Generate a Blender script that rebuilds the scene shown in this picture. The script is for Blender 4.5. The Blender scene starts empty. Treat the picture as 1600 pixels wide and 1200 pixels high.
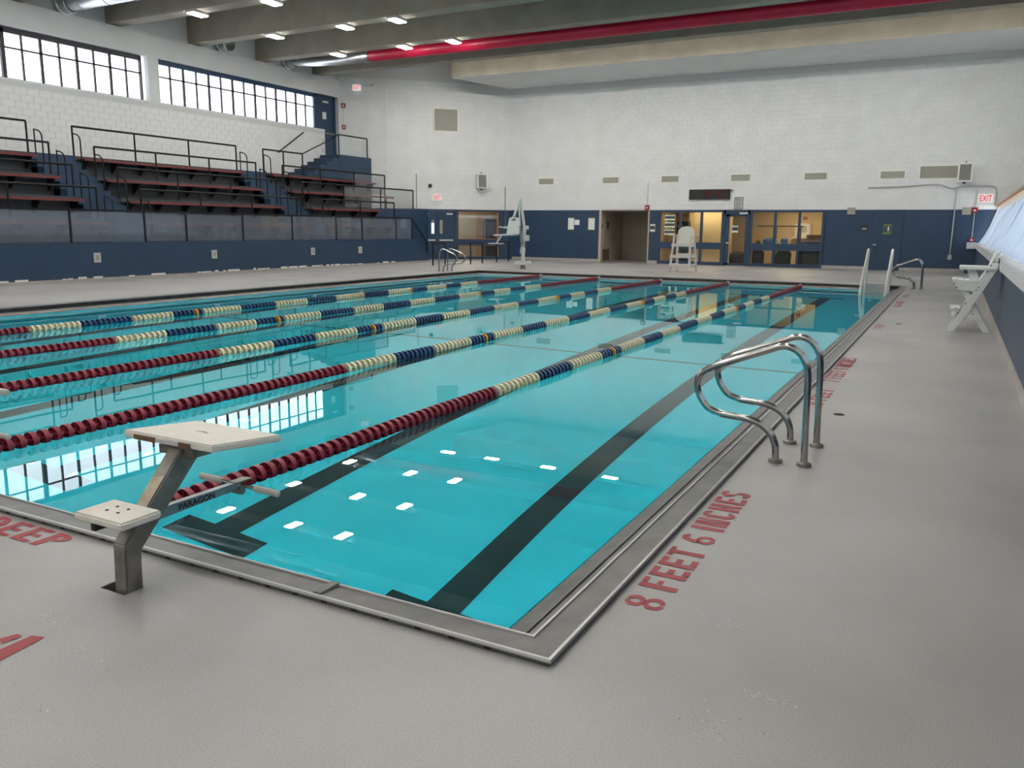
import bpy, bmesh, math, random
from mathutils import Vector, Matrix
random.seed(7)
S = bpy.context.scene
COL = S.collection
PI = math.pi

# ------------------------------------------------------------------ camera, world, exposure
cam = bpy.data.cameras.new('camera'); camo = bpy.data.objects.new('camera', cam); COL.objects.link(camo)
cam.sensor_width = 36.0; cam.lens = 1282.12 * 36 / 1600; cam.clip_end = 200
yaw, pitch, roll = math.radians(27.98994), math.radians(10.76361), math.radians(0.5555)
fw = Vector((-math.sin(yaw) * math.cos(pitch), math.cos(yaw) * math.cos(pitch), -math.sin(pitch)))
r0 = Vector((math.cos(yaw), math.sin(yaw), 0)); u0 = r0.cross(fw)
rr = r0 * math.cos(roll) + u0 * math.sin(roll); uu = u0 * math.cos(roll) - r0 * math.sin(roll)
mw = Matrix((rr, uu, -fw)).transposed().to_4x4(); mw.translation = (1.12786, -2.4225, 1.52653)
camo.matrix_world = mw
S.camera = camo

wd = bpy.data.worlds.new('overcast_sky'); S.world = wd; wd.use_nodes = True
bg = wd.node_tree.nodes['Background']; bg.inputs[0].default_value = (0.90, 0.95, 1.0, 1); bg.inputs[1].default_value = 4.2
S.view_settings.view_transform = 'Standard'; S.view_settings.look = 'None'
S.view_settings.exposure = 0.06; S.view_settings.gamma = 1.0; S.view_settings.use_curve_mapping = False
S.cycles.use_denoising = True
S.cycles.caustics_reflective = False
S.cycles.sample_clamp_indirect = 150.0
S.cycles.max_bounces = 10; S.cycles.diffuse_bounces = 5; S.cycles.transparent_max_bounces = 16
LAMP = 88.0          # radiance of the ceiling lamps

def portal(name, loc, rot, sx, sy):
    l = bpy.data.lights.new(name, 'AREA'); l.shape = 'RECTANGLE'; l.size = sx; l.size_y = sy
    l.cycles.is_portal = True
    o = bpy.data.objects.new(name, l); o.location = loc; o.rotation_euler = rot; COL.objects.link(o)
# sampling portals in the clerestory windows: they give no light of their own
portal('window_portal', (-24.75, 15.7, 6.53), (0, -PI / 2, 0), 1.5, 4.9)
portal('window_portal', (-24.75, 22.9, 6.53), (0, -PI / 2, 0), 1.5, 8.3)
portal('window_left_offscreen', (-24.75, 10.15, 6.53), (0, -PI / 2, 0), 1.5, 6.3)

# ------------------------------------------------------------------ materials
MATS = {}
def nodes(name):
    m = bpy.data.materials.new(name); m.use_nodes = True
    nt = m.node_tree; b = nt.nodes['Principled BSDF']; MATS[name] = m
    return m, nt, b
def mat(name, c, rough=0.5, metal=0.0, var=0.0, scale=4.0, bump=0.0, bscale=40.0, spec=0.5, emit=None, es=0.0, c2=None, detail=6):
    m, nt, b = nodes(name)
    b.inputs['Roughness'].default_value = rough; b.inputs['Metallic'].default_value = metal
    b.inputs['Specular IOR Level'].default_value = spec
    tc = nt.nodes.new('ShaderNodeTexCoord')
    if var > 0 or c2:
        n = nt.nodes.new('ShaderNodeTexNoise'); n.inputs['Scale'].default_value = scale; n.inputs['Detail'].default_value = detail
        nt.links.new(tc.outputs['Object'], n.inputs['Vector'])
        mx = nt.nodes.new('ShaderNodeMix'); mx.data_type = 'RGBA'
        rp = nt.nodes.new('ShaderNodeMapRange'); rp.inputs[1].default_value = 0.3; rp.inputs[2].default_value = 0.7
        nt.links.new(n.outputs['Fac'], rp.inputs[0]); nt.links.new(rp.outputs[0], mx.inputs['Factor'])
        lo = c2 if c2 else tuple(x * (1 - var) for x in c); hi = c if c2 else tuple(min(1, x * (1 + var)) for x in c)
        mx.inputs['A'].default_value = (*lo, 1); mx.inputs['B'].default_value = (*hi, 1)
        nt.links.new(mx.outputs['Result'], b.inputs['Base Color'])
    else:
        b.inputs['Base Color'].default_value = (*c, 1)
    if bump > 0:
        n2 = nt.nodes.new('ShaderNodeTexNoise'); n2.inputs['Scale'].default_value = bscale; n2.inputs['Detail'].default_value = 4
        nt.links.new(tc.outputs['Object'], n2.inputs['Vector'])
        bp = nt.nodes.new('ShaderNodeBump'); bp.inputs['Strength'].default_value = bump; bp.inputs['Distance'].default_value = 0.01
        nt.links.new(n2.outputs['Fac'], bp.inputs['Height']); nt.links.new(bp.outputs['Normal'], b.inputs['Normal'])
    if emit:
        b.inputs['Emission Color'].default_value = (*emit, 1); b.inputs['Emission Strength'].default_value = es
    return m
def emission(name, c, s):
    m, nt, b = nodes(name); nt.nodes.remove(b)
    e = nt.nodes.new('ShaderNodeEmission'); e.inputs[0].default_value = (*c, 1); e.inputs[1].default_value = s
    nt.links.new(e.outputs[0], nt.nodes['Material Output'].inputs['Surface']); return m
def glassy(name, tint, refl=None, haze=0.0, hazec=(0.5, 0.55, 0.6)):
    m, nt, b = nodes(name); nt.nodes.remove(b)
    t = nt.nodes.new('ShaderNodeBsdfTransparent'); t.inputs[0].default_value = (*tint, 1)
    g = nt.nodes.new('ShaderNodeBsdfGlossy'); g.inputs['Roughness'].default_value = 0.03
    fr = nt.nodes.new('ShaderNodeFresnel'); fr.inputs[0].default_value = 1.45
    gm = nt.nodes.new('ShaderNodeNewGeometry'); mr = nt.nodes.new('ShaderNodeMapRange')
    mr.inputs[3].default_value = 1.45; mr.inputs[4].default_value = 1 / 1.45
    nt.links.new(gm.outputs['Backfacing'], mr.inputs[0]); nt.links.new(mr.outputs[0], fr.inputs[0])   # both faces of a pane reflect alike
    mx = nt.nodes.new('ShaderNodeMixShader')
    if haze > 0:
        d = nt.nodes.new('ShaderNodeBsdfDiffuse'); d.inputs[0].default_value = (*hazec, 1)
        tl = nt.nodes.new('ShaderNodeBsdfTranslucent'); tl.inputs[0].default_value = (*hazec, 1)
        ad = nt.nodes.new('ShaderNodeMixShader'); nt.links.new(d.outputs[0], ad.inputs[1]); nt.links.new(tl.outputs[0], ad.inputs[2])
        m2 = nt.nodes.new('ShaderNodeMixShader'); m2.inputs[0].default_value = haze
        nt.links.new(t.outputs[0], m2.inputs[1]); nt.links.new(ad.outputs[0], m2.inputs[2]); base = m2
    else:
        base = t
    nt.links.new(fr.outputs[0], mx.inputs[0]); nt.links.new(base.outputs[0], mx.inputs[1]); nt.links.new(g.outputs[0], mx.inputs[2])
    nt.links.new(mx.outputs[0], nt.nodes['Material Output'].inputs['Surface']); return m

def deck_mat():
    m, nt, b = nodes('deck_epoxy')
    tc = nt.nodes.new('ShaderNodeTexCoord'); L = nt.links
    def noise(s, d=4):
        n = nt.nodes.new('ShaderNodeTexNoise'); n.inputs['Scale'].default_value = s; n.inputs['Detail'].default_value = d
        L.new(tc.outputs['Object'], n.inputs['Vector']); return n
    n1 = noise(0.55, 7); n2 = noise(160, 2)
    mx = nt.nodes.new('ShaderNodeMix'); mx.data_type = 'RGBA'
    mx.inputs['A'].default_value = (0.275, 0.267, 0.262, 1); mx.inputs['B'].default_value = (0.36, 0.351, 0.345, 1)
    m0 = nt.nodes.new('ShaderNodeMapRange'); m0.inputs[1].default_value = 0.33; m0.inputs[2].default_value = 0.6
    L.new(n1.outputs['Fac'], m0.inputs[0]); L.new(m0.outputs[0], mx.inputs['Factor'])
    mr = nt.nodes.new('ShaderNodeMapRange'); mr.inputs[1].default_value = 0.3; mr.inputs[2].default_value = 0.7; mr.inputs[3].default_value = 0.86; mr.inputs[4].default_value = 1.12
    L.new(n2.outputs['Fac'], mr.inputs[0])
    mu = nt.nodes.new('ShaderNodeMix'); mu.data_type = 'RGBA'; mu.blend_type = 'MULTIPLY'; mu.inputs['Factor'].default_value = 1
    L.new(mx.outputs['Result'], mu.inputs['A']); L.new(mr.outputs[0], mu.inputs['B'])
    L.new(mu.outputs['Result'], b.inputs['Base Color'])
    b.inputs['Roughness'].default_value = 0.42; b.inputs['Specular IOR Level'].default_value = 0.4
    bp = nt.nodes.new('ShaderNodeBump'); bp.inputs['Strength'].default_value = 0.25; bp.inputs['Distance'].default_value = 0.004
    L.new(n2.outputs['Fac'], bp.inputs['Height']); L.new(bp.outputs['Normal'], b.inputs['Normal'])
    return m
def steel_mat():
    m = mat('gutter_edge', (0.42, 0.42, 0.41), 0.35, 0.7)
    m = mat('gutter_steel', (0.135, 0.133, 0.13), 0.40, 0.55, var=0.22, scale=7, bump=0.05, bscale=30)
    return m
def water_mat():
    m, nt, b = nodes('pool_water'); nt.nodes.remove(b); L = nt.links
    g = nt.nodes.new('ShaderNodeBsdfGlass'); g.inputs['IOR'].default_value = 1.33; g.inputs['Roughness'].default_value = 0.0
    g.inputs['Color'].default_value = (0.86, 0.995, 1.0, 1)
    tc = nt.nodes.new('ShaderNodeTexCoord')
    n = nt.nodes.new('ShaderNodeTexNoise'); n.inputs['Scale'].default_value = 0.8; n.inputs['Detail'].default_value = 1
    L.new(tc.outputs['Object'], n.inputs['Vector'])
    bp = nt.nodes.new('ShaderNodeBump'); bp.inputs['Strength'].default_value = 0.10; bp.inputs['Distance'].default_value = 0.01
    L.new(n.outputs['Fac'], bp.inputs['Height']); L.new(bp.outputs['Normal'], g.inputs['Normal'])
    L.new(g.outputs[0], nt.nodes['Material Output'].inputs['Surface'])
    return m

deck_mat(); steel_mat(); water_mat()
mat('scuff_light', (0.55, 0.53, 0.50), 0.4); mat('scuff_dark', (0.12, 0.115, 0.11), 0.6)
mat('white_wall', (0.70, 0.72, 0.72), 0.55, var=0.04, scale=1.2, bump=0.08, bscale=60)
mat('white_block', (0.70, 0.715, 0.715), 0.55, var=0.05, scale=1.5, bump=0.12, bscale=80)
mat('block_joint', (0.585, 0.60, 0.605), 0.7)
mat('navy_paint', (0.020, 0.049, 0.100), 0.40, var=0.10, scale=1.3)
mat('tier_slate', (0.048, 0.053, 0.062), 0.6, var=0.2, scale=2)
mat('concrete', (0.40, 0.362, 0.295), 0.8, c2=(0.31, 0.282, 0.228), var=0.2, scale=1.1, bump=0.1, bscale=12)
mat('cove_base', (0.40, 0.37, 0.35), 0.6, var=0.1, scale=3)
mat('pool_paint', (0.03, 0.79, 0.95), 0.6, var=0.03, scale=0.6)
mat('lane_black', (0.002, 0.030, 0.038), 0.6, var=0.1, scale=6)
mat('cross_grey', (0.03, 0.12, 0.13), 0.6)
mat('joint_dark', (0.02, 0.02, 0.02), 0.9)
mat('chrome', (0.42, 0.42, 0.41), 0.16, 1.0, var=0.08, scale=14)
mat('steel_dull', (0.24, 0.225, 0.20), 0.42, 0.7, var=0.35, scale=9)
mat('steel_beige', (0.40, 0.34, 0.25), 0.5, 0.4, var=0.25, scale=16)
mat('steel_bar', (0.32, 0.33, 0.34), 0.35, 0.8, var=0.12, scale=9)
mat('alu', (0.70, 0.72, 0.74), 0.3, 0.7)
mat('block_white', (0.66, 0.63, 0.57), 0.6, var=0.05, scale=18, bump=0.5, bscale=260)
mat('handle_white', (0.58, 0.55, 0.50), 0.5, var=0.1, scale=12)
mat('rust', (0.12, 0.065, 0.03), 0.7, var=0.3, scale=20)
mat('black_ink', (0.012, 0.012, 0.014), 0.6)
mat('rail_black', (0.010, 0.010, 0.012), 0.55, spec=0.25)
mat('bench_red', (0.17, 0.036, 0.032), 0.55, var=0.2, scale=3)
mat('bench_slate', (0.10, 0.115, 0.15), 0.5, var=0.2, scale=3)
mat('bench_top', (0.14, 0.04, 0.04), 0.5, var=0.2, scale=3)
mat('paint_red', (0.31, 0.026, 0.036), 0.55, c2=(0.25, 0.035, 0.045), scale=30)
mat('disc_red', (0.26, 0.020, 0.042), 0.4, var=0.1, scale=3)
mat('disc_cream', (0.72, 0.67, 0.47), 0.4)
mat('disc_blue', (0.018, 0.065, 0.17), 0.35)
mat('disc_yellow', (0.75, 0.33, 0.015), 0.4)
mat('disc_hub', (0.34, 0.20, 0.17), 0.5)
mat('duct_red', (0.50, 0.010, 0.050), 0.4, var=0.06, scale=2)
mat('duct_silver', (0.55, 0.57, 0.58), 0.3, 0.9)
mat('lamp_housing', (0.5, 0.5, 0.48), 0.5)
emission('lamp_glow', (1.0, 0.965, 0.91), LAMP)
emission('bay_glow', (1.0, 0.96, 0.90), LAMP * 2.2)
glassy('window_glass', (0.97, 0.98, 1.0))
glassy('rail_glass', (0.92, 0.93, 0.95), haze=0.30, hazec=(0.42, 0.48, 0.56))
glassy('infill_glass', (0.9, 0.91, 0.92), haze=0.10, hazec=(0.6, 0.6, 0.6))
glassy('shop_glass', (0.95, 0.95, 0.94))
mat('mullion', (0.022, 0.020, 0.028), 0.5)
mat('frame_blue', (0.012, 0.045, 0.11), 0.5)
mat('plastic_white', (0.74, 0.73, 0.68), 0.4)
mat('chair_grey', (0.72, 0.74, 0.73), 0.5, var=0.04, scale=5)
mat('lift_white', (0.62, 0.66, 0.65), 0.4)
mat('vent_beige', (0.34, 0.335, 0.29), 0.6)
mat('vent_frame', (0.76, 0.76, 0.70), 0.5)
mat('speaker_grey', (0.20, 0.20, 0.18), 0.7, bump=0.3, bscale=300)
mat('paper', (0.74, 0.75, 0.74), 0.7)
mat('green_tab', (0.16, 0.30, 0.05), 0.6)
mat('poster_ink', (0.06, 0.065, 0.09), 0.6)
mat('sign_black', (0.015, 0.015, 0.016), 0.5)
mat('sign_grey', (0.45, 0.46, 0.47), 0.6)
mat('alarm_red', (0.28, 0.012, 0.015), 0.4)
mat('conduit', (0.42, 0.43, 0.42), 0.45, 0.3)
mat('alcove_beige', (0.47, 0.42, 0.34), 0.6, var=0.05, scale=1.5)
mat('alcove_door', (0.43, 0.385, 0.31), 0.5)
mat('brown_panel', (0.13, 0.095, 0.065), 0.6)
mat('office_cream', (0.66, 0.52, 0.30), 0.7)
mat('office_floor', (0.25, 0.20, 0.15), 0.6)
mat('office_dark', (0.022, 0.026, 0.028), 0.6, var=0.3, scale=8)
mat('bag_blue', (0.02, 0.10, 0.24), 0.6, var=0.3, scale=8)
mat('bag_navy', (0.035, 0.05, 0.09), 0.7, var=0.3, scale=8)
mat('shelf_brown', (0.20, 0.12, 0.06), 0.6)
mat('lobby_tan', (0.36, 0.27, 0.17), 0.6, var=0.1, scale=2)
mat('lobby_grey', (0.36, 0.36, 0.30), 0.6)
mat('lobby_floor', (0.22, 0.13, 0.07), 0.4)
mat('ledge_white', (0.62, 0.63, 0.65), 0.5)
mat('glaz_trim', (0.50, 0.47, 0.44), 0.6)
mat('wood_trim', (0.42, 0.22, 0.09), 0.6)
emission('exit_red', (0.75, 0.015, 0.04), 1.0)
emission('exit_white', (0.95, 0.86, 0.82), 0.75)
emission('side_day', (0.9, 0.95, 1.0), 1.3)
emission('digit_red', (0.35, 0.01, 0.02), 0.35)
emission('office_tube', (1.0, 0.82, 0.52), 20.0)
emission('lobby_tube', (1.0, 0.86, 0.70), 26.0)
mat('kiosk_black', (0.018, 0.019, 0.022), 0.4)

def film_mat():
    m, nt, b = nodes('plastic_film'); nt.nodes.remove(b); L = nt.links
    d = nt.nodes.new('ShaderNodeBsdfDiffuse'); d.inputs[0].default_value = (0.42, 0.49, 0.60, 1)
    t = nt.nodes.new('ShaderNodeBsdfTranslucent'); t.inputs[0].default_value = (0.66, 0.78, 0.92, 1)
    g = nt.nodes.new('ShaderNodeBsdfGlossy'); g.inputs['Roughness'].default_value = 0.25
    m1 = nt.nodes.new('ShaderNodeMixShader'); m1.inputs[0].default_value = 0.22
    m2 = nt.nodes.new('ShaderNodeMixShader'); m2.inputs[0].default_value = 0.08
    L.new(d.outputs[0], m1.inputs[1]); L.new(t.outputs[0], m1.inputs[2]); L.new(m1.outputs[0], m2.inputs[1]); L.new(g.outputs[0], m2.inputs[2])
    L.new(m2.outputs[0], nt.nodes['Material Output'].inputs['Surface'])
film_mat()

# ------------------------------------------------------------------ mesh helpers
class MB:
    def __init__(s): s.v = []; s.f = []; s.mi = []; s.m = 0
    def face(s, pts):
        i = len(s.v); s.v += [tuple(p) for p in pts]; s.f.append(tuple(range(i, i + len(pts)))); s.mi.append(s.m)
    def box(s, a, b):
        x0, y0, z0 = (min(a[i], b[i]) for i in range(3)); x1, y1, z1 = (max(a[i], b[i]) for i in range(3))
        i = len(s.v)
        s.v += [(x0, y0, z0), (x1, y0, z0), (x1, y1, z0), (x0, y1, z0), (x0, y0, z1), (x1, y0, z1), (x1, y1, z1), (x0, y1, z1)]
        for q in ((0, 3, 2, 1), (4, 5, 6, 7), (0, 1, 5, 4), (1, 2, 6, 5), (2, 3, 7, 6), (3, 0, 4, 7)):
            s.f.append(tuple(i + k for k in q)); s.mi.append(s.m)
        return s
    def beam(s, p, q, w, h, up=(0, 0, 1)):      # box from p to q, width w sideways, height h along up
        p = Vector(p); q = Vector(q); d = (q - p).normalized(); sd = d.cross(Vector(up)).normalized(); u = sd.cross(d)
        i = len(s.v)
        for c in (p, q):
            for a, b in ((-1, -1), (1, -1), (1, 1), (-1, 1)): s.v.append(tuple(c + sd * a * w / 2 + u * b * h / 2))
        for k in ((3, 2, 1, 0), (4, 5, 6, 7), (0, 1, 5, 4), (1, 2, 6, 5), (2, 3, 7, 6), (3, 0, 4, 7)):
            s.f.append(tuple(i + j for j in k)); s.mi.append(s.m)
        return s
    def prism(s, poly, fn, a, b):               # 2-D polygon, fn(u, v, t) -> point, extruded t from a to b
        n = len(poly); i = len(s.v)
        s.v += [tuple(fn(u, v, a)) for u, v in poly] + [tuple(fn(u, v, b)) for u, v in poly]
        s.f.append(tuple(i + k for k in range(n - 1, -1, -1))); s.f.append(tuple(i + n + k for k in range(n))); s.mi += [s.m, s.m]
        for k in range(n):
            s.f.append((i + k, i + (k + 1) % n, i + n + (k + 1) % n, i + n + k)); s.mi.append(s.m)
        return s
    def tube(s, pts, r, seg=10, cap=True):
        pts = [Vector(p) for p in pts]; n = len(pts); i = len(s.v); ref = None
        for k, p in enumerate(pts):
            t = (pts[min(k + 1, n - 1)] - pts[max(k - 1, 0)]).normalized()
            if ref is None: ref = t.orthogonal().normalized()
            ref = (ref - t * ref.dot(t)).normalized(); b = t.cross(ref)
            rad = r[k] if isinstance(r, (list, tuple)) else r
            for j in range(seg):
                a = 2 * PI * j / seg; s.v.append(tuple(p + (ref * math.cos(a) + b * math.sin(a)) * rad))
        for k in range(n - 1):
            for j in range(seg):
                s.f.append((i + k * seg + j, i + k * seg + (j + 1) % seg, i + (k + 1) * seg + (j + 1) % seg, i + (k + 1) * seg + j)); s.mi.append(s.m)
        if cap:
            s.f.append(tuple(i + j for j in range(seg - 1, -1, -1))); s.f.append(tuple(i + (n - 1) * seg + j for j in range(seg))); s.mi += [s.m, s.m]
        return s
    def lathe(s, prof, fn, seg=16):             # prof: (r, h), fn(x, y, h) -> point
        i = len(s.v); n = len(prof)
        for r, h in prof:
            for j in range(seg):
                a = 2 * PI * j / seg; s.v.append(tuple(fn(r * math.cos(a), r * math.sin(a), h)))
        for k in range(n - 1):
            for j in range(seg):
                s.f.append((i + k * seg + j, i + k * seg + (j + 1) % seg, i + (k + 1) * seg + (j + 1) % seg, i + (k + 1) * seg + j)); s.mi.append(s.m)
        return s
    def data(s, name, mats, off=(0, 0, 0), smooth=False, bevel=0.0, bseg=2):
        me = bpy.data.meshes.new(name)
        me.from_pydata([(x - off[0], y - off[1], z - off[2]) for x, y, z in s.v], [], s.f)
        for m in (mats if isinstance(mats, (list, tuple)) else [mats]): me.materials.append(MATS[m])
        for p, k in zip(me.polygons, s.mi): p.material_index = k
        bm = bmesh.new(); bm.from_mesh(me)
        if bevel > 0 or smooth: bmesh.ops.remove_doubles(bm, verts=bm.verts, dist=1e-5)
        bmesh.ops.recalc_face_normals(bm, faces=bm.faces)
        if bevel > 0:
            es = [e for e in bm.edges if len(e.link_faces) == 2 and e.calc_face_angle(0) > 0.5]
            bmesh.ops.bevel(bm, geom=es, offset=bevel, segments=bseg, affect='EDGES', clamp_overlap=True)
        bm.to_mesh(me); bm.free()
        if smooth:
            for p in me.polygons: p.use_smooth = True
            try: me.set_sharp_from_angle(angle=math.radians(40))
            except Exception: pass
        return me
    def build(s, name, mats, parent=None, smooth=False, bevel=0.0, bseg=2):
        off = parent['_w'] if parent is not None and '_w' in parent else (0, 0, 0)
        me = s.data(name, mats, off, smooth, bevel, bseg)
        o = bpy.data.objects.new(name, me); COL.objects.link(o)
        if parent is not None: o.parent = parent
        if parent is not None and '_w' in parent: o['_w'] = list(off)
        return o
def tag(o, label=None, cat=None, group=None, kind=None):
    if label: o['label'] = label
    if cat: o['category'] = cat
    if group: o['group'] = group
    if kind: o['kind'] = kind
    return o
def thing(name, label, cat, loc=(0, 0, 0), group=None, kind=None):
    o = bpy.data.objects.new(name, None); COL.objects.link(o); o.location = loc; o['_w'] = list(loc)
    o.empty_display_size = 0.1
    return tag(o, label, cat, group, kind)
def put(name, me, parent, loc=(0, 0, 0)):
    o = bpy.data.objects.new(name, me); COL.objects.link(o); o.parent = parent
    w = parent['_w'] if '_w' in parent else (0, 0, 0)
    o.location = (loc[0] - w[0], loc[1] - w[1], loc[2] - w[2]); return o
def copy_tree(o, parent=None):
    c = o.copy(); COL.objects.link(c); c.parent = parent
    for ch in list(o.children): copy_tree(ch, c)
    return c
def arc(c, r, a0, a1, n, fn):
    return [fn(c[0] + r * math.cos(a0 + (a1 - a0) * k / n), c[1] + r * math.sin(a0 + (a1 - a0) * k / n)) for k in range(n + 1)]
def smooth_path(pts, n=6):                       # Catmull-Rom
    P = [Vector(p) for p in pts]; out = []
    for i in range(len(P) - 1):
        p0 = P[max(i - 1, 0)]; p1 = P[i]; p2 = P[i + 1]; p3 = P[min(i + 2, len(P) - 1)]
        for k in range(n):
            t = k / n
            out.append(0.5 * (2 * p1 + (p2 - p0) * t + (2 * p0 - 5 * p1 + 4 * p2 - p3) * t * t + (3 * p1 - p0 - 3 * p2 + p3) * t ** 3))
    out.append(P[-1]); return out
def text_mesh(name, body, size, m, fn, depth=0.002, width=None, bold=.012):
    cu = bpy.data.curves.new(name, 'FONT'); cu.body = body; cu.size = 1.0; cu.extrude = 0.0; cu.align_x = 'LEFT'; cu.offset = bold
    to = bpy.data.objects.new(name, cu); COL.objects.link(to)
    dg = bpy.context.evaluated_depsgraph_get(); dg.update()
    me0 = bpy.data.meshes.new_from_object(to.evaluated_get(dg))
    bpy.data.objects.remove(to); bpy.data.curves.remove(cu)
    xs = [v.co.x for v in me0.vertices]; ys = [v.co.y for v in me0.vertices]
    sx = (width / (max(xs) - min(xs))) if width else size / (max(ys) - min(ys)); sy = size / (max(ys) - min(ys))
    b = MB()
    for p in me0.polygons: b.face([fn((me0.vertices[k].co.x - min(xs)) * sx, (me0.vertices[k].co.y - min(ys)) * sy, depth) for k in p.vertices])
    bpy.data.meshes.remove(me0)
    return b
def struct(o): o['kind'] = 'structure'; return o

# ================================================================== THE SETTING
XR, YF, XL, YN = 1.81, 34.0, -24.4, -8.0
PW, PL = 13.98, 23.29
KX, KY = -22.75, 29.77           # kink of the angled wall
AX, AY = -18.5, 34.0             # far wall meets the angled wall
CX, CY = XL, 28.5                # left wall meets the angled wall

# deck around the pool
b = MB()
PKT = [(-1.845 - 2.134 - .115, -1.845 - 2.134 + .042), (-1.845 - .115, -1.845 + .042)]; PY0, PY1 = -.350, -.252
for a, c in (((-25.0, YN), (3.2, PY0)), ((-25.0, PY1), (3.2, 0)), ((-25.0, PY0), (PKT[0][0], PY1)), ((PKT[0][1], PY0), (PKT[1][0], PY1)), ((PKT[1][1], PY0), (3.2, PY1)), ((0, 0), (3.2, PL)), ((-25.0, 0), (-PW, PL)), ((-25.0, PL), (3.2, 34.6))):
    b.box((a[0], a[1], -0.35), (c[0], c[1], 0))
struct(tag(b.build('floor', 'deck_epoxy'), 'speckled grey epoxy pool deck', 'floor'))

dk = bpy.data.objects['floor']
b = MB(); rnd = random.Random(5)
for cx_, cy_, dx_, dy_, n_ in ((-1.85, -.62, .10, .03, 26), (-1.45, -.72, .2, .05, 8), (.72, .18, .10, .05, 30), (.60, -.05, .16, .10, 26), (.80, -.28, .10, .08, 16), (.44, .62, .12, .06, 10), (-1.30, -1.02, .03, .012, 14)):
    for _ in range(n_):
        x_, y_ = cx_ + rnd.gauss(0, dx_ * .5), cy_ + rnd.gauss(0, dy_ * .5); a_ = rnd.uniform(0, 3.1); l_ = rnd.uniform(.002, .007); w_ = rnd.uniform(.0006, .002)
        ca_, sa_ = math.cos(a_), math.sin(a_); b.m = rnd.choice((0, 0, 1))
        b.face([(x_ + ca_ * l_ * p - sa_ * w_ * q, y_ + sa_ * l_ * p + ca_ * w_ * q, .0015) for p, q in ((-1, -1), (1, -.6), (1, 1), (-.8, .8))])
tag(b.build('scuff_chips', ['scuff_light', 'scuff_dark'], dk), kind='stuff')
# pool basin
def zf(y): return -2.5 + 0.024 * y
g = 0.36
b = MB(); x0, x1, y0, y1 = -PW + g, -g, g, PL - g
b.face([(x0, y0, zf(y0)), (x1, y0, zf(y0)), (x1, y1, zf(y1)), (x0, y1, zf(y1))])
for p, q in (((x0, y0), (x1, y0)), ((x1, y0), (x1, y1)), ((x1, y1), (x0, y1)), ((x0, y1), (x0, y0))):
    b.face([(*p, zf(p[1])), (*q, zf(q[1])), (*q, -0.11), (*p, -0.11)])
basin = struct(tag(b.build('pool_basin', 'pool_paint'), 'aqua painted pool basin under the water', 'pool'))
RX = [-2.81 - 2.134 * k for k in range(5)]
LX = [-1.87 - 2.134 * k for k in range(6)]
def strip(bm, xa, ya, xb, yb, h=0.006):
    bm.v += []; i = len(bm.v)
    bm.face([(xa, ya, zf(ya) + h), (xb, ya, zf(ya) + h), (xb, yb, zf(yb) + h), (xa, yb, zf(yb) + h)])
for x in LX:
    b = MB(); strip(b, x - .14, 2.20, x + .14, 21.3); strip(b, x - .45, 1.92, x + .45, 2.20); strip(b, x - .45, 21.3, x + .45, 21.55)
    b.build('lane_line', 'lane_black', basin)
b = MB(); strip(b, x0, 9.86, x1, 9.94, 0.009); b.build('slope_line', 'cross_grey', basin)
# gutter: four mitred runs, each with its top plate, recessed dark face and lower plate
gut = struct(thing('pool_gutter', 'stainless steel overflow gutter framing the pool', 'gutter'))
def ring(o0, z0, o1, z1):
    def c(o): return [(-o, o), (-o, PL - o), (-PW + o, PL - o), (-PW + o, o)]
    A, B = c(o0), c(o1); res = []
    for k in range(4):
        j = (k + 1) % 4; res.append([(*A[k], z0), (*A[j], z0), (*B[j], z1), (*B[k], z1)])
    return res
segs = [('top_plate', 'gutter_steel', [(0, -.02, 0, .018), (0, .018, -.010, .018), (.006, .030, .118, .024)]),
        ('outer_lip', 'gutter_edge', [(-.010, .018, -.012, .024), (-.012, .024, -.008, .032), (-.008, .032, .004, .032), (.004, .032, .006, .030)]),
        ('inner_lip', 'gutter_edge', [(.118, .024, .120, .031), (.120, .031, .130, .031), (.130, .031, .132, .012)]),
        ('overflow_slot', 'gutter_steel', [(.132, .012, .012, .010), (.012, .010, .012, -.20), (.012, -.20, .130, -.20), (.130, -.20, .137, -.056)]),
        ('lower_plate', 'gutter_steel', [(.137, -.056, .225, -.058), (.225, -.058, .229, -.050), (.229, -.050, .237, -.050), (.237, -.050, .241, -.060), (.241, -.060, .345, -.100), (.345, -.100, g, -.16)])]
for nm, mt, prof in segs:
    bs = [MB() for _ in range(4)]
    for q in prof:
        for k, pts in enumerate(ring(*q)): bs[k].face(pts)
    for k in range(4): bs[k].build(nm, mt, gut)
# little dark drain plugs under the lip
nb = MB().box((-.012, -.004, 0), (.012, .004, .012)).data('drain_notch', 'joint_dark')
for k in range(34):
    put('drain_notch', nb, gut, (-0.25 - 0.155 * k, -0.003, 0.006))
sb = MB().box((-.022, .004, .0), (.022, .132, .036)).data('cover_strap', 'gutter_steel', bevel=.004)
put('cover_strap', sb, gut, (-1.07, 0, 0))

# water
b = MB(); b.box((x0 - .02, y0 - .02, -2.7), (x1 + .02, y1 + .02, -0.12))
tag(b.build('water', 'pool_water'), 'still turquoise water filling the lap pool', 'water', kind='stuff')

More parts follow.
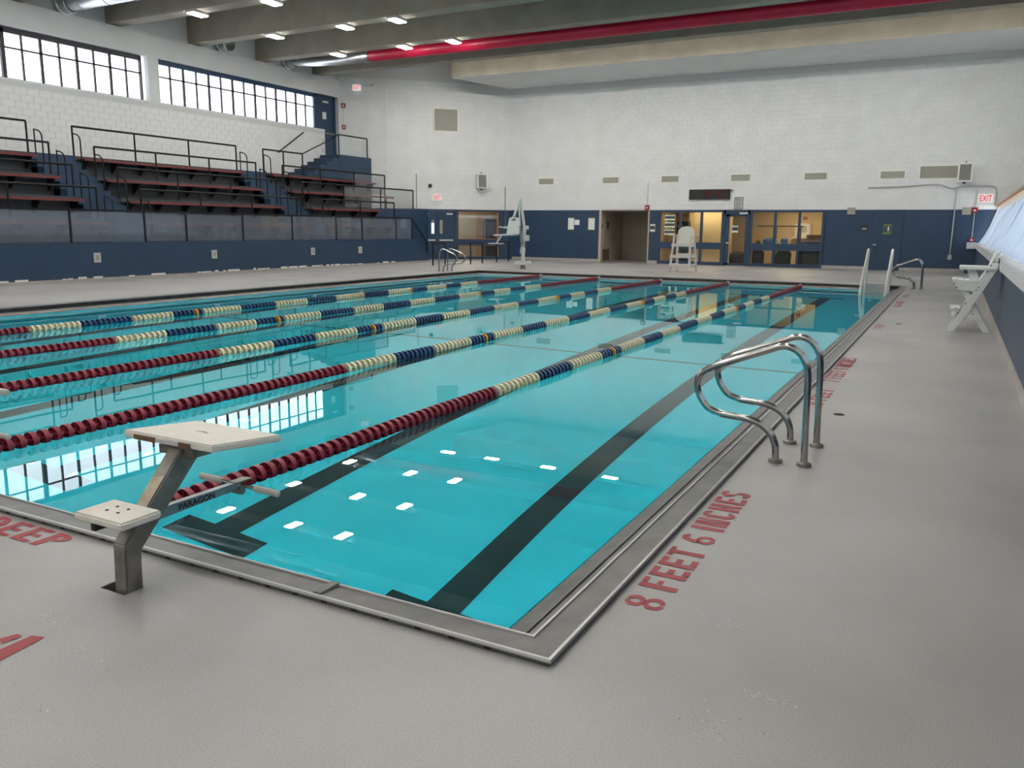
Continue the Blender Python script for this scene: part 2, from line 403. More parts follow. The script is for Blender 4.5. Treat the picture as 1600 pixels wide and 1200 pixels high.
# ---- left wall: blocks below the windows, header above, recessed windows
WB, WT, TRZ = 5.80, 7.26, 6.72
WX = -24.62
wl = struct(thing('wall_left', 'white painted block wall under the clerestory windows', 'wall'))
b = MB()
b.box((XL - .35, YN, 0), (XL - .012, 27.45, WB))
b.build('block_backing', 'block_joint', wl)
b = MB(); b.box((XL - .4, YN, WT + .04), (XL, CY + .1, 8.05)); b.build('header', 'white_wall', wl)
b = MB(); b.box((XL - .4, 18.25, WB), (XL, 18.7, WT + .04)); b.box((XL - .4, YN, WB), (XL, 7.0, WT + .04)); b.box((XL - .4, 28.42, 4.4), (XL, CY + .1, WT + .04)); b.build('pier', 'white_wall', wl)
b = MB(); b.box((XL - .36, YN, WB - .06), (XL + .0, 27.46, WB)); b.build('sill', 'white_wall', wl)
b = MB(); b.box((XL - .5, YN, 8.05), (XL - .15, CY + .3, 9.5)); b.build('upper_wall', 'white_wall', wl)
BL, BH, JT = 0.40, 0.20, 0.005
blk = MB().box((XL - .02, JT / 2, JT / 2), (XL, BL - JT / 2, BH - JT / 2)).data('block', 'white_block', bevel=.002, bseg=1)
blocks = []
for r in range(11):
    z = 3.58 + r * BH
    if z + BH > WB - .05: continue
    y = 11.2 + (BL / 2 if r % 2 else 0)
    while y + BL < 27.46:
        blocks.append((y, z)); y += BL
blocks.sort(key=lambda q: q[0])
for y, z in blocks[:300]: put('block', blk, wl, (0, y, z))
b = MB()
for y, z in blocks[300:]: b.box((XL - .02, y + JT / 2, z + JT / 2), (XL, y + BL - JT / 2, z + BH - JT / 2))
tag(b.build('block_rest', 'white_block', wl), kind='stuff')

def window(nm, label, ya, yb, cols, fm):
    w = struct(thing(nm, label, 'window'))
    b = MB()
    b.box((WX - .05, ya, WT - .12), (WX + .05, yb, WT + .03)); b.box((WX - .05, ya, WB), (WX + .05, yb, WB + .04))
    b.box((WX - .05, ya, WB), (WX + .05, ya + .06, WT)); b.box((WX - .05, yb - .06, WB), (WX + .05, yb, WT))
    b.build('window_frame', fm, w)
    st = (yb - ya) / cols
    for k in range(1, cols):
        t = .026 if k % 2 else .04
        MB().box((WX - .03, ya + k * st - t, WB), (WX + .03, ya + k * st + t, WT)).build('mullion', 'mullion', w)
    MB().box((WX - .03, ya, TRZ - .024), (WX + .03, yb, TRZ + .024)).build('transom', 'mullion', w)
    pl = MB().box((WX - .006, .02, 0), (WX + .006, st - .02, TRZ - WB)).data('pane', 'window_glass')
    pu = MB().box((WX - .006, .02, 0), (WX + .006, st - .02, WT - .12 - TRZ)).data('pane', 'window_glass')
    for k in range(cols):
        put('pane', pl, w, (0, ya + k * st, WB)); put('pane', pu, w, (0, ya + k * st, TRZ))
window('window_1', 'clerestory window with dark mullions above the middle of the bleachers', 13.3, 18.12, 8, 'mullion')
window('window_2', 'long clerestory window with blue taped frame beside the upper door', 18.75, 27.05, 14, 'frame_blue')
window('window_3', 'clerestory window bay nearest the pool block end', 7.0, 13.3, 10, 'mullion')

# upper door beside window 2
d1 = struct(thing('door_1', 'dark blue steel door at the top of the bleacher stairs', 'door'))
MB().box((WX - .04, 27.12, 4.62), (WX + .02, 28.32, WT + .02)).build('door_leaf', 'navy_paint', d1)
b = MB(); b.box((WX - .05, 27.05, 4.62), (WX + .05, 27.13, WT + .03)); b.box((WX - .05, 28.30, 4.62), (WX + .05, 28.42, WT + .03)); b.box((WX - .05, 27.05, WT - .04), (WX + .05, 28.42, WT + .04)); b.build('door_frame', 'navy_paint', d1)
MB().box((WX + .02, 27.55, 6.98), (WX + .09, 27.9, 7.06)).build('door_closer', 'alu', d1)
MB().box((WX + .02, 27.16, 5.62), (WX + .09, 28.26, 5.70)).build('panic_bar', 'steel_dull', d1)
MB().box((WX + .02, 27.55, 6.28), (WX + .026, 27.80, 6.58)).build('notice', 'paper', d1)

# ---- angled walls (left corner) and far wall
def wall_run(name, label, p, q, z0, z1, zb):
    w = struct(thing(name, label, 'wall'))
    p = Vector((*p, 0)); q = Vector((*q, 0)); d = (q - p); n = d.length; d.normalize(); nn = Vector((d.y, -d.x, 0))
    return w, p, d, nn, n
def panel(bm, p, d, nn, s0, s1, z0, z1, t0=-.25, t1=0.0):
    P = lambda s, t, z: tuple(p + d * s + nn * t + Vector((0, 0, z)))
    i = len(bm.v)
    bm.v += [P(s0, t0, z0), P(s1, t0, z0), P(s1, t1, z0), P(s0, t1, z0), P(s0, t0, z1), P(s1, t0, z1), P(s1, t1, z1), P(s0, t1, z1)]
    for f in ((0, 3, 2, 1), (4, 5, 6, 7), (0, 1, 5, 4), (1, 2, 6, 5), (2, 3, 7, 6), (3, 0, 4, 7)): bm.f.append(tuple(i + k for k in f)); bm.mi.append(bm.m)
def courses(w, p, d, nn, s0, s1, z0, z1, skip=()):
    b = MB(); r = 0; z = z0
    while z + BH <= z1 + .001:
        s = s0 - (BL / 2 if r % 2 else 0)
        while s < s1:
            a, c = max(s, s0), min(s + BL, s1)
            if c - a > .03 and not any(a < k[1] and c > k[0] and z < k[3] and z + BH > k[2] for k in skip):
                panel(b, p, d, nn, a + .0045, c - .0045, z + .0045, z + BH - .0045, -.01, .007)
            s += BL
        z += BH; r += 1
    tag(b.build('block_courses', 'white_block', w), kind='stuff')
ZB = 2.38
# corner wall, from left wall to the kink
wc, p, d, nn, n = wall_run('wall_corner', 'white block wall between upper door and angled wall', (CX, CY), (KX, KY), 0, 9.5, ZB)
b = MB(); panel(b, p, d, nn, -.1, n, ZB, 9.5); b.build('block_backing', 'block_joint', wc)
b = MB(); panel(b, p, d, nn, -.1, n, 0, ZB); b.build('blue_dado', 'navy_paint', wc)
courses(wc, p, d, nn, 0, n, ZB + .02, 8.2)
pc, dc, nc = p, d, nn
# angled wall with double door and lobby window
wb, p, d, nn, n = wall_run('wall_angled', 'white over navy angled wall with double doors and lobby window', (KX, KY), (AX, AY), 0, 9.5, ZB)
pb, db, nbv, lb = p, d, nn, n
def sB(s): return lb + s         # s measured back from the far wall corner
b = MB(); panel(b, p, d, nn, 0, n + .05, ZB, 9.5); b.build('block_backing', 'block_joint', wb)
b = MB()
panel(b, p, d, nn, 0, sB(-4.48), 0, ZB); panel(b, p, d, nn, sB(-4.48), sB(-2.70), 2.30, ZB)
panel(b, p, d, nn, sB(-2.70), sB(-2.56), 0, ZB); panel(b, p, d, nn, sB(-.50), n, 0, ZB)
panel(b, p, d, nn, sB(-2.56), sB(-.50), 2.31, ZB); panel(b, p, d, nn, sB(-2.56), sB(-.50), .68, .97); panel(b, p, d, nn, sB(-2.56), sB(-.50), 0, .12)
b.build('blue_dado', 'navy_paint', wb)
courses(wb, p, d, nn, 0, n, ZB + .02, 8.2)
PB = lambda s, t, z: tuple(pb + db * sB(s) + nbv * t + Vector((0, 0, z)))
def boxB(bm, s0, s1, z0, z1, t0, t1): panel(bm, pb, db, nbv, sB(s0), sB(s1), z0, z1, t0, t1)
def bB(name, m, parent, s0, s1, z0, z1, t0, t1, bevel=0):
    b = MB(); boxB(b, s0, s1, z0, z1, t0, t1); return b.build(name, m, parent, bevel=bevel)
dd = struct(thing('door_2', 'navy double doors with narrow wired windows and push bars', 'door'))
for s0, s1, h in ((-4.44, -3.62, 1), (-3.58, -2.74, -1)):
    m0 = -3.6 - .28 if h > 0 else -3.6 + .13
    b = MB(); boxB(b, s0, m0, .01, 2.29, -.08, -.03); boxB(b, m0 + .15, s1, .01, 2.29, -.08, -.03); boxB(b, m0, m0 + .15, .01, 1.22, -.08, -.03); boxB(b, m0, m0 + .15, 1.88, 2.29, -.08, -.03)
    lf = b.build('door_leaf', 'navy_paint', dd)
    bB('vision_panel', 'shop_glass', lf, m0, m0 + .15, 1.22, 1.88, -.058, -.052)
    bB('push_bar', 'alu', lf, s0 + .08, s1 - .08, .88, .95, -.02, .05)
    bB('door_closer', 'alu', lf, s0 + .10 if h > 0 else s1 - .40, s0 + .40 if h > 0 else s1 - .10, 2.13, 2.20, -.03, .04)
bB('center_post', 'navy_paint', dd, -3.63, -3.57, 0, 2.3, -.09, -.02)
w4 = struct(thing('window_4', 'lobby window in the angled wall beside double doors', 'window'))
bB('pane', 'shop_glass', w4, -2.54, -.52, .97, 2.31, -.12, -.11); bB('pane', 'shop_glass', w4, -2.54, -.52, .12, .68, -.12, -.11)
b = MB(); boxB(b, -2.56, -.50, 2.27, 2.33, -.15, -.05); boxB(b, -2.56, -.50, .95, 1.0, -.15, -.05); boxB(b, -2.57, -2.52, .1, 2.33, -.15, -.05); boxB(b, -.55, -.5, .1, 2.33, -.15, -.05); boxB(b, -2.56, -.50, .64, .70, -.15, -.05)
b.build('window_frame', 'wood_trim', w4)
# lobby behind the window
lob = struct(thing('lobby', 'tan lobby seen through the window in the angled wall', 'room'))
b = MB(); boxB(b, -5.2, .6, -.05, 0.0, -4.2, -.25); b.build('lobby_floor', 'lobby_floor', lob)
b = MB(); boxB(b, -5.2, .6, 0, 2.7, -4.3, -4.2); boxB(b, -5.3, -5.2, 0, 2.7, -4.2, -.25); boxB(b, .6, .7, 0, 2.7, -4.2, -.25); b.build('lobby_wall', 'lobby_tan', lob)
b = MB(); boxB(b, -5.3, .7, 2.7, 2.8, -4.3, -.25); b.build('lobby_ceiling', 'lobby_tan', lob)
bB('lobby_light', 'lobby_tube', lob, -2.4, -1.0, 2.62, 2.68, -2.6, -2.2)
b = MB(); boxB(b, -3.6, -.6, 0, 2.2, -4.2, -4.15); b.build('lobby_doors', 'lobby_grey', lob)
bB('lobby_sidelight', 'side_day', lob, -3.25, -2.85, .6, 1.75, -4.15, -4.14); bB('lobby_sidelight', 'side_day', lob, -2.45, -2.0, .5, 1.75, -4.15, -4.14)
k1 = thing('kiosk', 'black kiosk cabinet inside the lobby window', 'cabinet', PB(-.85, -.6, 0))
bB('cabinet_body', 'kiosk_black', k1, -1.1, -.55, 0, 1.95, -.95, -.3, .02); bB('screen', 'poster_ink', k1, -1.05, -.6, 1.1, 1.8, -.3, -.29)

# far wall
wf = struct(thing('wall_far', 'white block wall over navy dado at the far end', 'wall'))
ALX0, ALX1, SFX0, SFX1 = -13.70, -11.27, -10.80, -3.74
b = MB(); b.box((AX - .3, YF, ZB), (3.3, YF + .25, 9.5)); b.build('block_backing', 'block_joint', wf)
b = MB()
for a, c in ((AX - .2, ALX0), (ALX1, SFX0), (SFX1, 3.3)): b.box((a, YF, 0), (c, YF + .25, ZB))
b.build('blue_dado', 'navy_paint', wf)
pf, df, nf = Vector((AX, YF, 0)), Vector((1, 0, 0)), Vector((0, -1, 0))
courses(wf, pf, df, nf, 0, 3.2 - AX, ZB + .02, 7.99)
def bF(name, m, parent, x0, x1, z0, z1, out0=0.0, out1=.02, bevel=0.0):
    return MB().box((x0, YF - out1, z0), (x1, YF - out0, z1)).build(name, m, parent, bevel=bevel)
for k, (a, c) in enumerate(((AX + .2, ALX0), (ALX1, SFX0), (SFX1, -1.98), (-.80, 1.48))):
    struct(tag(bF('baseboard_far', 'cove_base', None, a, c, 0, .13, -.01, .025), 'pale cove base along the navy far wall', 'baseboard', group='cove base pieces of the far wall'))

# alcove
al = struct(thing('alcove', 'beige alcove with two flush doors in the far wall', 'alcove'))
b = MB(); b.box((ALX0 - .15, YF + .25, 0), (ALX0, 37.2, 2.36)); b.box((ALX1, YF + .25, 0), (ALX1 + .15, 37.2, 2.36)); b.box((ALX0 - .15, 37.2, 0), (ALX1 + .15, 37.35, 2.36)); b.build('alcove_wall', 'alcove_beige', al)
MB().box((ALX0, YF, 2.36), (ALX1, 37.2, 2.5)).build('alcove_ceiling', 'alcove_beige', al)
MB().box((ALX0, YF + .2, -.05), (ALX1, 37.2, 0.0)).build('alcove_floor', 'deck_epoxy', al)
MB().box((ALX0, YF - .01, 0), (ALX0 + .12, YF + .26, 2.36)).build('alcove_jamb', 'alcove_beige', al)
MB().box((ALX1 - .04, YF - .01, 0), (ALX1 + .02, YF + .26, 2.36)).build('alcove_jamb', 'alcove_beige', al)
d5 = MB().box((ALX1 - 1.55, 37.16, 0), (ALX1 - .25, 37.19, 2.15)).build('flush_door', 'alcove_door', al)
MB().box((ALX1 - .5, 37.1, .98), (ALX1 - .42, 37.16, 1.08)).build('knob', 'steel_dull', d5)
d6 = MB().box((ALX0 + .001, 34.7, 0), (ALX0 + .03, 35.9, 2.15)).build('flush_door', 'alcove_door', al)
MB().box((ALX0 + .03, 35.7, .98), (ALX0 + .09, 35.8, 1.08)).build('knob', 'steel_dull', d6)
def sign(name, label, cat, parts, group=None):
    o = thing(name, label, cat, parts[0][2]); 
    if group: o['group'] = group
    for nm, m, a, c in parts: MB().box(a, c).build(nm, m, o)
    return o
sign('room_sign', 'black square room sign on the alcove back door', 'sign', [('plate', 'sign_black', (-12.25, 37.14, 1.55), (-11.88, 37.165, 1.86)), ('lettering', 'sign_grey', (-12.18, 37.13, 1.66), (-11.95, 37.14, 1.70))])
sign('room_sign', 'tall narrow black sign on the alcove side door', 'sign', [('plate', 'sign_black', (-13.67, 34.95, 1.52), (-13.655, 35.13, 1.86)), ('lettering', 'sign_grey', (-13.655, 35.0, 1.62), (-13.65, 35.08, 1.66))])
sign('thermostat', 'small dark wall box near the alcove edge', 'wall box', [('plate', 'sign_black', (-13.58, 33.975, 1.60), (-13.5, 34.0, 1.72)), ('dial', 'sign_grey', (-13.56, 33.97, 1.64), (-13.52, 33.975, 1.68))])
sign('vent_panel', 'brown louvre panel low beside the alcove side door', 'panel', [('plate', 'brown_panel', (-13.69, 34.5, .05), (-13.64, 35.25, .55)), ('rim', 'shelf_brown', (-13.66, 34.45, .55), (-13.62, 35.3, .58))])
wp = thing('waste_bin', 'white tapered bin standing inside the alcove', 'bin', (-11.5, 36.0, 0))
MB().prism([(-.14, 0), (.14, 0), (.21, .6), (-.21, .6)], lambda u, v, t: (-11.52 + u, t, v), 35.85, 36.2).build('bin_body', 'plastic_white', wp)
MB().box((-11.74, 35.83, .6), (-11.30, 36.22, .63)).build('rim', 'plastic_white', wp)

# storefront office
def storefront(nm, label, x0, x1, mull, pane_m='shop_glass'):
    w = struct(thing(nm, label, 'window'))
    Y0, Y1 = YF - .06, YF + .06
    for k, (a, c) in enumerate(zip(mull[:-1], mull[1:])):
        MB().box((a + .045, YF - .008, .98), (c - .045, YF + .008, 2.29)).build('pane', pane_m, w)
        MB().box((a + .045, YF - .008, .14), (c - .045, YF + .008, .70)).build('pane', pane_m, w)
    for k, x in enumerate(mull): MB().box((x - .05, Y0, 0), (x + .05, Y1, 2.34)).build('mullion', 'navy_paint', w)
    MB().box((x0, Y0 - .005, .69), (x1, Y1, .98)).build('middle_rail', 'navy_paint', w)
    MB().box((x0, Y0 - .005, 2.28), (x1, Y1, ZB)).build('head_rail', 'navy_paint', w)
    MB().box((x0, Y0 - .005, 0), (x1, Y1, .14)).build('sill_rail', 'navy_paint', w)
    return w
storefront('window_5', 'office window bay behind the lifeguard chair', SFX0, -7.87, [-10.76, -9.81, -8.85, -7.91])
storefront('window_6', 'office window bay with bags piled behind the glass', -6.78, SFX1, [-6.70, -5.70, -4.72, -3.78])
d3 = struct(thing('door_3', 'blue framed glass office door between the window bays', 'door'))
b = MB(); b.box((-7.87, YF - .07, 0), (-7.78, YF + .07, ZB)); b.box((-6.87, YF - .07, 0), (-6.76, YF + .07, ZB)); b.box((-7.87, YF - .07, 2.2), (-6.76, YF + .07, ZB)); b.build('door_frame', 'navy_paint', d3)
lf = MB(); lf.box((-7.78, YF - .045, .02), (-7.62, YF + .02, 2.2)); lf.box((-6.93, YF - .045, .02), (-6.87, YF + .02, 2.2)); lf.box((-7.78, YF - .045, 2.1), (-6.87, YF + .02, 2.2)); lf.box((-7.78, YF - .045, .02), (-6.87, YF + .02, .12)); lf = lf.build('door_leaf', 'navy_paint', d3)
MB().box((-7.62, YF - .02, .12), (-6.93, YF - .008, 2.1)).build('pane', 'shop_glass', lf)
MB().box((-7.2, YF - .10, 2.2), (-6.84, YF - .04, 2.28)).build('door_closer', 'alu', d3)
b = MB(); b.tube([(-7.70, YF - .05, .98), (-7.70, YF - .11, .98), (-7.60, YF - .12, .98)], .02, 8); b.build('lever_handle', 'alu', lf, smooth=True)
off = struct(thing('office', 'cream lit office behind the storefront glass', 'room'))
b = MB(); b.box((-10.9, 37.6, 0), (-3.6, 37.7, 2.7)); b.box((-11.0, YF + .25, 0), (-10.85, 37.6, 2.7)); b.box((-3.65, YF + .25, 0), (-3.5, 37.6, 2.7)); b.build('office_wall', 'office_cream', off)
MB().box((-9.9, 35.7, 0), (-7.9, 35.8, 2.7)).build('partition', 'office_cream', off)
MB().box((-11, YF + .06, 2.6), (-3.5, 37.7, 2.7)).build('office_ceiling', 'office_cream', off)
MB().box((-11, YF + .2, -.05), (-3.5, 37.7, 0.002)).build('office_floor', 'office_floor', off)
for x in (-8.9, -5.2): 
    MB().box((x - .6, 34.9, 2.55), (x + .6, 35.2, 2.6)).build('office_light', 'office_tube', off)
MB().box((-5.6, 35.5, 2.55), (-4.4, 35.8, 2.6)).build('office_light', 'office_tube', off)
# things in the office
def blob(c, r, seg=14, rings=8, seed=0, amp=.12):
    rnd = random.Random(seed); b = MB(); ph = [rnd.uniform(0, 6.28) for _ in range(6)]
    pr = []
    for i in range(rings + 1):
        th = PI * i / rings
        row = []
        for j in range(seg):
            a = 2 * PI * j / seg
            k = 1 + amp * (math.sin(2 * a + ph[0]) * math.sin(th * 2 + ph[1]) + .6 * math.sin(3 * a + ph[2]) * math.sin(3 * th + ph[3]))
            e = lambda v: math.copysign(abs(v) ** .55, v)          # squarish, like a packed bag
            x, y, z = r[0] * k * e(math.sin(th)) * e(math.cos(a)), r[1] * k * e(math.sin(th)) * e(math.sin(a)), r[2] * k * e(math.cos(th))
            row.append((c[0] + x, c[1] + y, max(c[2] + z, c[2] - r[2] * .8)))
        pr.append(row)
    base = len(b.v)
    for row in pr: b.v += row
    for i in range(rings):
        for j in range(seg):
            b.f.append((base + i * seg + j, base + i * seg + (j + 1) % seg, base + (i + 1) * seg + (j + 1) % seg, base + (i + 1) * seg + j)); b.mi.append(0)
    return b
ds = thing('office_table', 'long pale table inside the office carrying bags', 'table', (-5.2, 34.9, 0))
MB().box((-6.6, 34.5, .90), (-3.8, 35.2, .94)).build('table_top', 'paper', ds, bevel=.005)
for x in (-6.55, -3.9):
    for y in (34.55, 35.1): MB().box((x, y, 0), (x + .05, y + .05, .90)).build('leg', 'steel_dull', ds)
for lbl, c, r, m, sd in (('rounded blue duffel bag on the office table', (-6.02, 34.80, 1.06), (.27, .18, .13), 'bag_blue', 1), ('small blue bag behind the office mullion', (-5.42, 34.85, 1.07), (.15, .15, .13), 'bag_blue', 2), ('dark crumpled jacket pile on the office table', (-4.3, 34.72, 1.02), (.45, .15, .075), 'bag_navy', 3), ('black bag slumped on office table end', (-6.50, 34.70, 1.01), (.09, .10, .07), 'office_dark', 4), ('big black sack under the office table', (-4.3, 34.29, .40), (.52, .17, .45), 'office_dark', 5), ('dark storage bags under the table middle', (-5.35, 34.30, .33), (.36, .16, .36), 'office_dark', 6), ('black backpack on office floor behind the bay post', (-6.4, 34.30, .33), (.26, .16, .36), 'office_dark', 7), ('dark green bag on the floor inside glass door', (-7.35, 34.75, .27), (.38, .25, .3), 'office_dark', 8)):
    o = blob(c, r, seed=sd).build('bag', MATS and m, None, smooth=True); tag(o, lbl, 'bag')
cr = thing('clothes_rack', 'dark rack with white top rail inside office window', 'rack', (-6.2, 36.2, 0))
MB().beam((-6.9, 36.2, 1.72), (-4.9, 36.2, 1.72), .05, .05).build('rack_bar', 'mullion', cr)
for x in (-6.05, -5.0): MB().box((x - .03, 36.17, 0), (x + .03, 36.23, 1.70)).build('rack_post', 'mullion', cr)
sh = thing('cardboard_box', 'brown cardboard box behind the jackets on office table', 'box', (-4.1, 35.1, .94))
MB().box((-4.55, 35.0, .94), (-3.85, 35.18, 1.34)).build('box_body', 'shelf_brown', sh); MB().box((-4.57, 34.98, 1.33), (-3.83, 35.2, 1.36)).build('lid', 'shelf_brown', sh)
wm = thing('water_dispenser', 'white wall cabinet with grey screen in the office', 'cabinet', (-5.0, 37.5, 1.2))
MB().box((-5.45, 37.35, 1.25), (-4.75, 37.6, 1.85)).build('cabinet_body', 'plastic_white', wm, bevel=.02); MB().box((-5.28, 37.33, 1.45), (-4.92, 37.35, 1.75)).build('screen', 'sign_grey', wm); MB().box((-5.55, 37.2, 1.18), (-4.7, 37.6, 1.24)).build('shelf', 'plastic_white', wm)
sign('fire_strobe', 'red fire strobe on the office back wall', 'alarm', [('body', 'alarm_red', (-5.13, 37.52, 2.02), (-4.97, 37.6, 2.15)), ('lens', 'paper', (-5.08, 37.5, 2.06), (-5.02, 37.52, 2.10))])
lk = thing('locker', 'dark green cabinet behind the notice board window', 'cabinet', (-9.9, 35.0, 0))
MB().box((-10.25, 35.0, 0), (-9.75, 35.4, 1.9)).build('cabinet_body', 'office_dark', lk); MB().box((-10.2, 34.985, 1.62), (-10.0, 35.0, 1.75)).build('label_plate', 'sign_grey', lk)
# notices
def notice(label, x0, x1, z0, z1, y, kind=0, grp=None):
    o = thing('notice', label, 'notice', ((x0 + x1) / 2, y, z0), grp)
    MB().box((x0, y - .012, z0), (x1, y, z1)).build('sheet', 'paper', o)
    w = x1 - x0
    MB().box((x0 + w * .25, y - .016, z1 - .02), (x1 - w * .25, y - .002, z1 + .03)).build('tab', 'green_tab', o)
    MB().box((x0 + w * .25, y - .016, z0 - .03), (x1 - w * .25, y - .002, z0 + .02)).build('tab', 'green_tab', o)
    if kind == 1:
        h = z1 - z0
        MB().box((x0 + .01, y - .016, z0 + h * .3), (x1 - .01, y - .011, z1 - h * .22)).build('print', 'poster_ink', o)
    return o
notice('white paper notice in green clips beside a smaller sheet', -15.28, -14.98, 1.48, 2.02, YF)
notice('white paper notice in green clips nearest the alcove', -14.24, -13.92, 1.48, 2.02, YF)
tag(bF('notice', 'paper', None, -14.95, -14.70, 1.70, 1.94, 0, .012), 'small white sheet taped beside the clipped notice', 'notice')
notice('small white poster with dark print between alcove and office', -11.2, -10.97, 1.42, 1.76, YF, 1)
for k, z in enumerate((1.94, 1.62, 1.30)):
    notice(('uppermost', 'middle', 'lowest')[k] + ' of three dark printed posters on office glass', -10.52, -10.05, z - .01, z + .23, YF - .012, 1)
notice('shield shaped dark blue notice taped to the glass office door', -7.48, -7.23, 1.42, 1.72, YF - .045, 1)
# rest of far wall fittings
def grille(label, x0, x1, z0, z1, grp=None):
    o = thing('wall_vent', label, 'vent', ((x0 + x1) / 2, YF, z0), grp)
    bF('vent_frame', 'vent_frame', o, x0 - .05, x1 + .05, z0 - .05, z1 + .05, -.01, .035)
    bF('vent_core', 'vent_beige', o, x0, x1, z0, z1, .03, .04)
    n = int((z1 - z0) / .055)
    me = MB().box((x0, YF - .052, 0), (x1, YF - .04, .03)).data('slat', 'vent_beige')
    for k in range(n): put('slat', me, o, (0, 0, z0 + .012 + k * (z1 - z0) / n))
names = ['above the notices, nearest the pool lift', 'above the clipped notices and alcove', 'above the office end left of the scoreboard', 'above the rules sign', 'above the right office window bay', 'above the flush blue door']
for nm, (x0, x1) in zip(names, ((-16.85, -16.08), (-13.56, -12.80), (-10.74, -9.98), (-7.66, -6.88), (-4.65, -3.80), (-1.77, -.91))):
    grille('small beige louvre vent ' + nm, x0, x1, 3.60, 3.86)
grille('large beige louvre vent beside the wall speaker', -.37, 1.0, 3.57, 4.02)
sc = thing('scoreboard', 'black digital clock board above the office', 'clock', (-8.55, YF, 2.83))
bF('case', 'sign_black', sc, -9.45, -7.66, 2.84, 3.26, .01, .10, .01)
def seg7(bm, x, z, w, h, t, on, y):
    q = {'a': (x, z + h - t, x + w, z + h), 'd': (x, z, x + w, z + t), 'g': (x, z + h / 2 - t / 2, x + w, z + h / 2 + t / 2), 'f': (x, z + h / 2, x + t, z + h), 'e': (x, z, x + t, z + h / 2), 'b': (x + w - t, z + h / 2, x + w, z + h), 'c': (x + w - t, z, x + w, z + h / 2)}
    for k in on: bm.box((q[k][0], y - .004, q[k][1]), (q[k][2], y, q[k][3]))
for x, on in ((-8.72, 'abged'), (-8.30, 'fgbc'), (-8.06, 'abc')):
    b = MB(); seg7(b, x, 2.93, .16, .25, .03, on, YF - .10); b.build('digit', 'digit_red', sc)
sign('cable_box', 'tiny black sensor at the scoreboard corner', 'sensor', [('body', 'sign_black', (-7.62, 33.93, 3.18), (-7.56, 34.0, 3.24)), ('eye', 'sign_grey', (-7.60, 33.925, 3.20), (-7.58, 33.93, 3.22))])
rs = thing('rules_sign', 'small grey pool rules sign over the office door', 'sign', (-7.28, YF, 2.4))
bF('plate', 'sign_black', rs, -7.47, -7.09, 2.40, 2.92, 0, .015); bF('panel_face', 'sign_grey', rs, -7.45, -7.11, 2.42, 2.90, .015, .02)
for k in range(9): bF('text_line', 'poster_ink', rs, -7.42, -7.42 + .28 * (.75 + .25 * ((k * 7) % 3) / 2), 2.85 - .05 * k, 2.865 - .05 * k, .02, .022)
def speaker(label, P, w=.5, h=.68):          # P(s, t, z) maps wall coordinates
    o = thing('wall_speaker', label, 'speaker', P(0, 0, 0))
    b = MB()
    pts = [P(-w / 2, .08, 0), P(w / 2, .08, 0), P(w / 2, .42, 0), P(-w / 2, .42, 0), P(-w / 2, .08, h), P(w / 2, .08, h), P(w / 2, .36, h), P(-w / 2, .36, h)]
    b.v += pts
    for f in ((0, 3, 2, 1), (4, 5, 6, 7), (0, 1, 5, 4), (1, 2, 6, 5), (2, 3, 7, 6), (3, 0, 4, 7)): b.f.append(f); b.mi.append(0)
    b.build('cabinet', 'vent_frame', o, bevel=.02)
    b = MB(); b.v += [P(-w * .38, .425, h * .08), P(w * .38, .425, h * .08), P(w * .38, .37, h * .94), P(-w * .38, .37, h * .94), P(-w * .38, .40, h * .08), P(w * .38, .40, h * .08), P(w * .38, .34, h * .94), P(-w * .38, .34, h * .94)]
    for f in ((0, 1, 2, 3), (7, 6, 5, 4), (0, 4, 5, 1), (1, 5, 6, 2), (2, 6, 7, 3), (3, 7, 4, 0)): b.f.append(f); b.mi.append(0)
    b.build('grille', 'speaker_grey', o)
    b = MB(); b.tube([P(0, .2, -.06), P(0, .2, .02)], .05, 8); b.tube([P(0, .0, h * .5), P(0, .12, h * .5)], .06, 8); b.tube([P(0, .0, h + .1), P(0, .2, h + .08), P(0, .22, h)], .015, 6); b.build('bracket', 'sign_black', o)
    return o
speaker('grey wall speaker overlapping the large vent near the exit sign', lambda s, t, z: (1.17 + s, YF - t, 3.40 + z))
speaker('grey wall speaker on the angled wall above the lobby window', lambda s, t, z: PB(-1.45 + s, t, 3.38 + z))
def exit_sign(label, P, w, h, words='EXIT', lit=True):
    o = thing('exit_sign', label, 'exit sign', P(0, 0, 0))
    b = MB(); b.v += [P(0, .0, 0), P(w, .0, 0), P(w, .1, 0), P(0, .1, 0), P(0, .0, h), P(w, .0, h), P(w, .1, h), P(0, .1, h)]
    for f in ((0, 3, 2, 1), (4, 5, 6, 7), (0, 1, 5, 4), (1, 2, 6, 5), (2, 3, 7, 6), (3, 0, 4, 7)): b.f.append(f); b.mi.append(0)
    b.build('case', 'exit_white', o)
    text_mesh('lettering', words, h * .72, 'exit_red', lambda x, y, t: P(w * .1 + x, .1 + .004, h * .14 + y), width=w * .8).build('lettering', 'exit_red', o)
    return o
exit_sign('white EXIT sign with red letters near the sloped windows', lambda s, t, z: (1.70 + s, YF - t, 2.64 + z), .50, .31)
exit_sign('red EXIT sign over the navy double doors', lambda s, t, z: PB(-3.81 + s, t, 2.79 + z), .42, .29)
PC = lambda s, t, z: tuple(pc + dc * s + nc * t + Vector((0, 0, z)))
exit_sign('small EXIT sign high on the corner wall by the beam', lambda s, t, z: PC(.62 + s, t, 7.64 + z), .36, .24)
b = MB(); b.tube([PC(1.0, .06, 7.86), PC(1.48, .06, 7.90)], .012, 6); b.tube([PC(1.5, .01, 7.9), PC(1.5, .12, 7.9)], .05, 8)
tag(b.build('emergency_light', 'conduit'), 'grey conduit with junction beside high EXIT sign', 'conduit')
def conduit(label, pts, r=.02, m='conduit'):
    return tag(MB().tube(pts, r, 6).build('conduit', m, None, smooth=True), label, 'conduit')
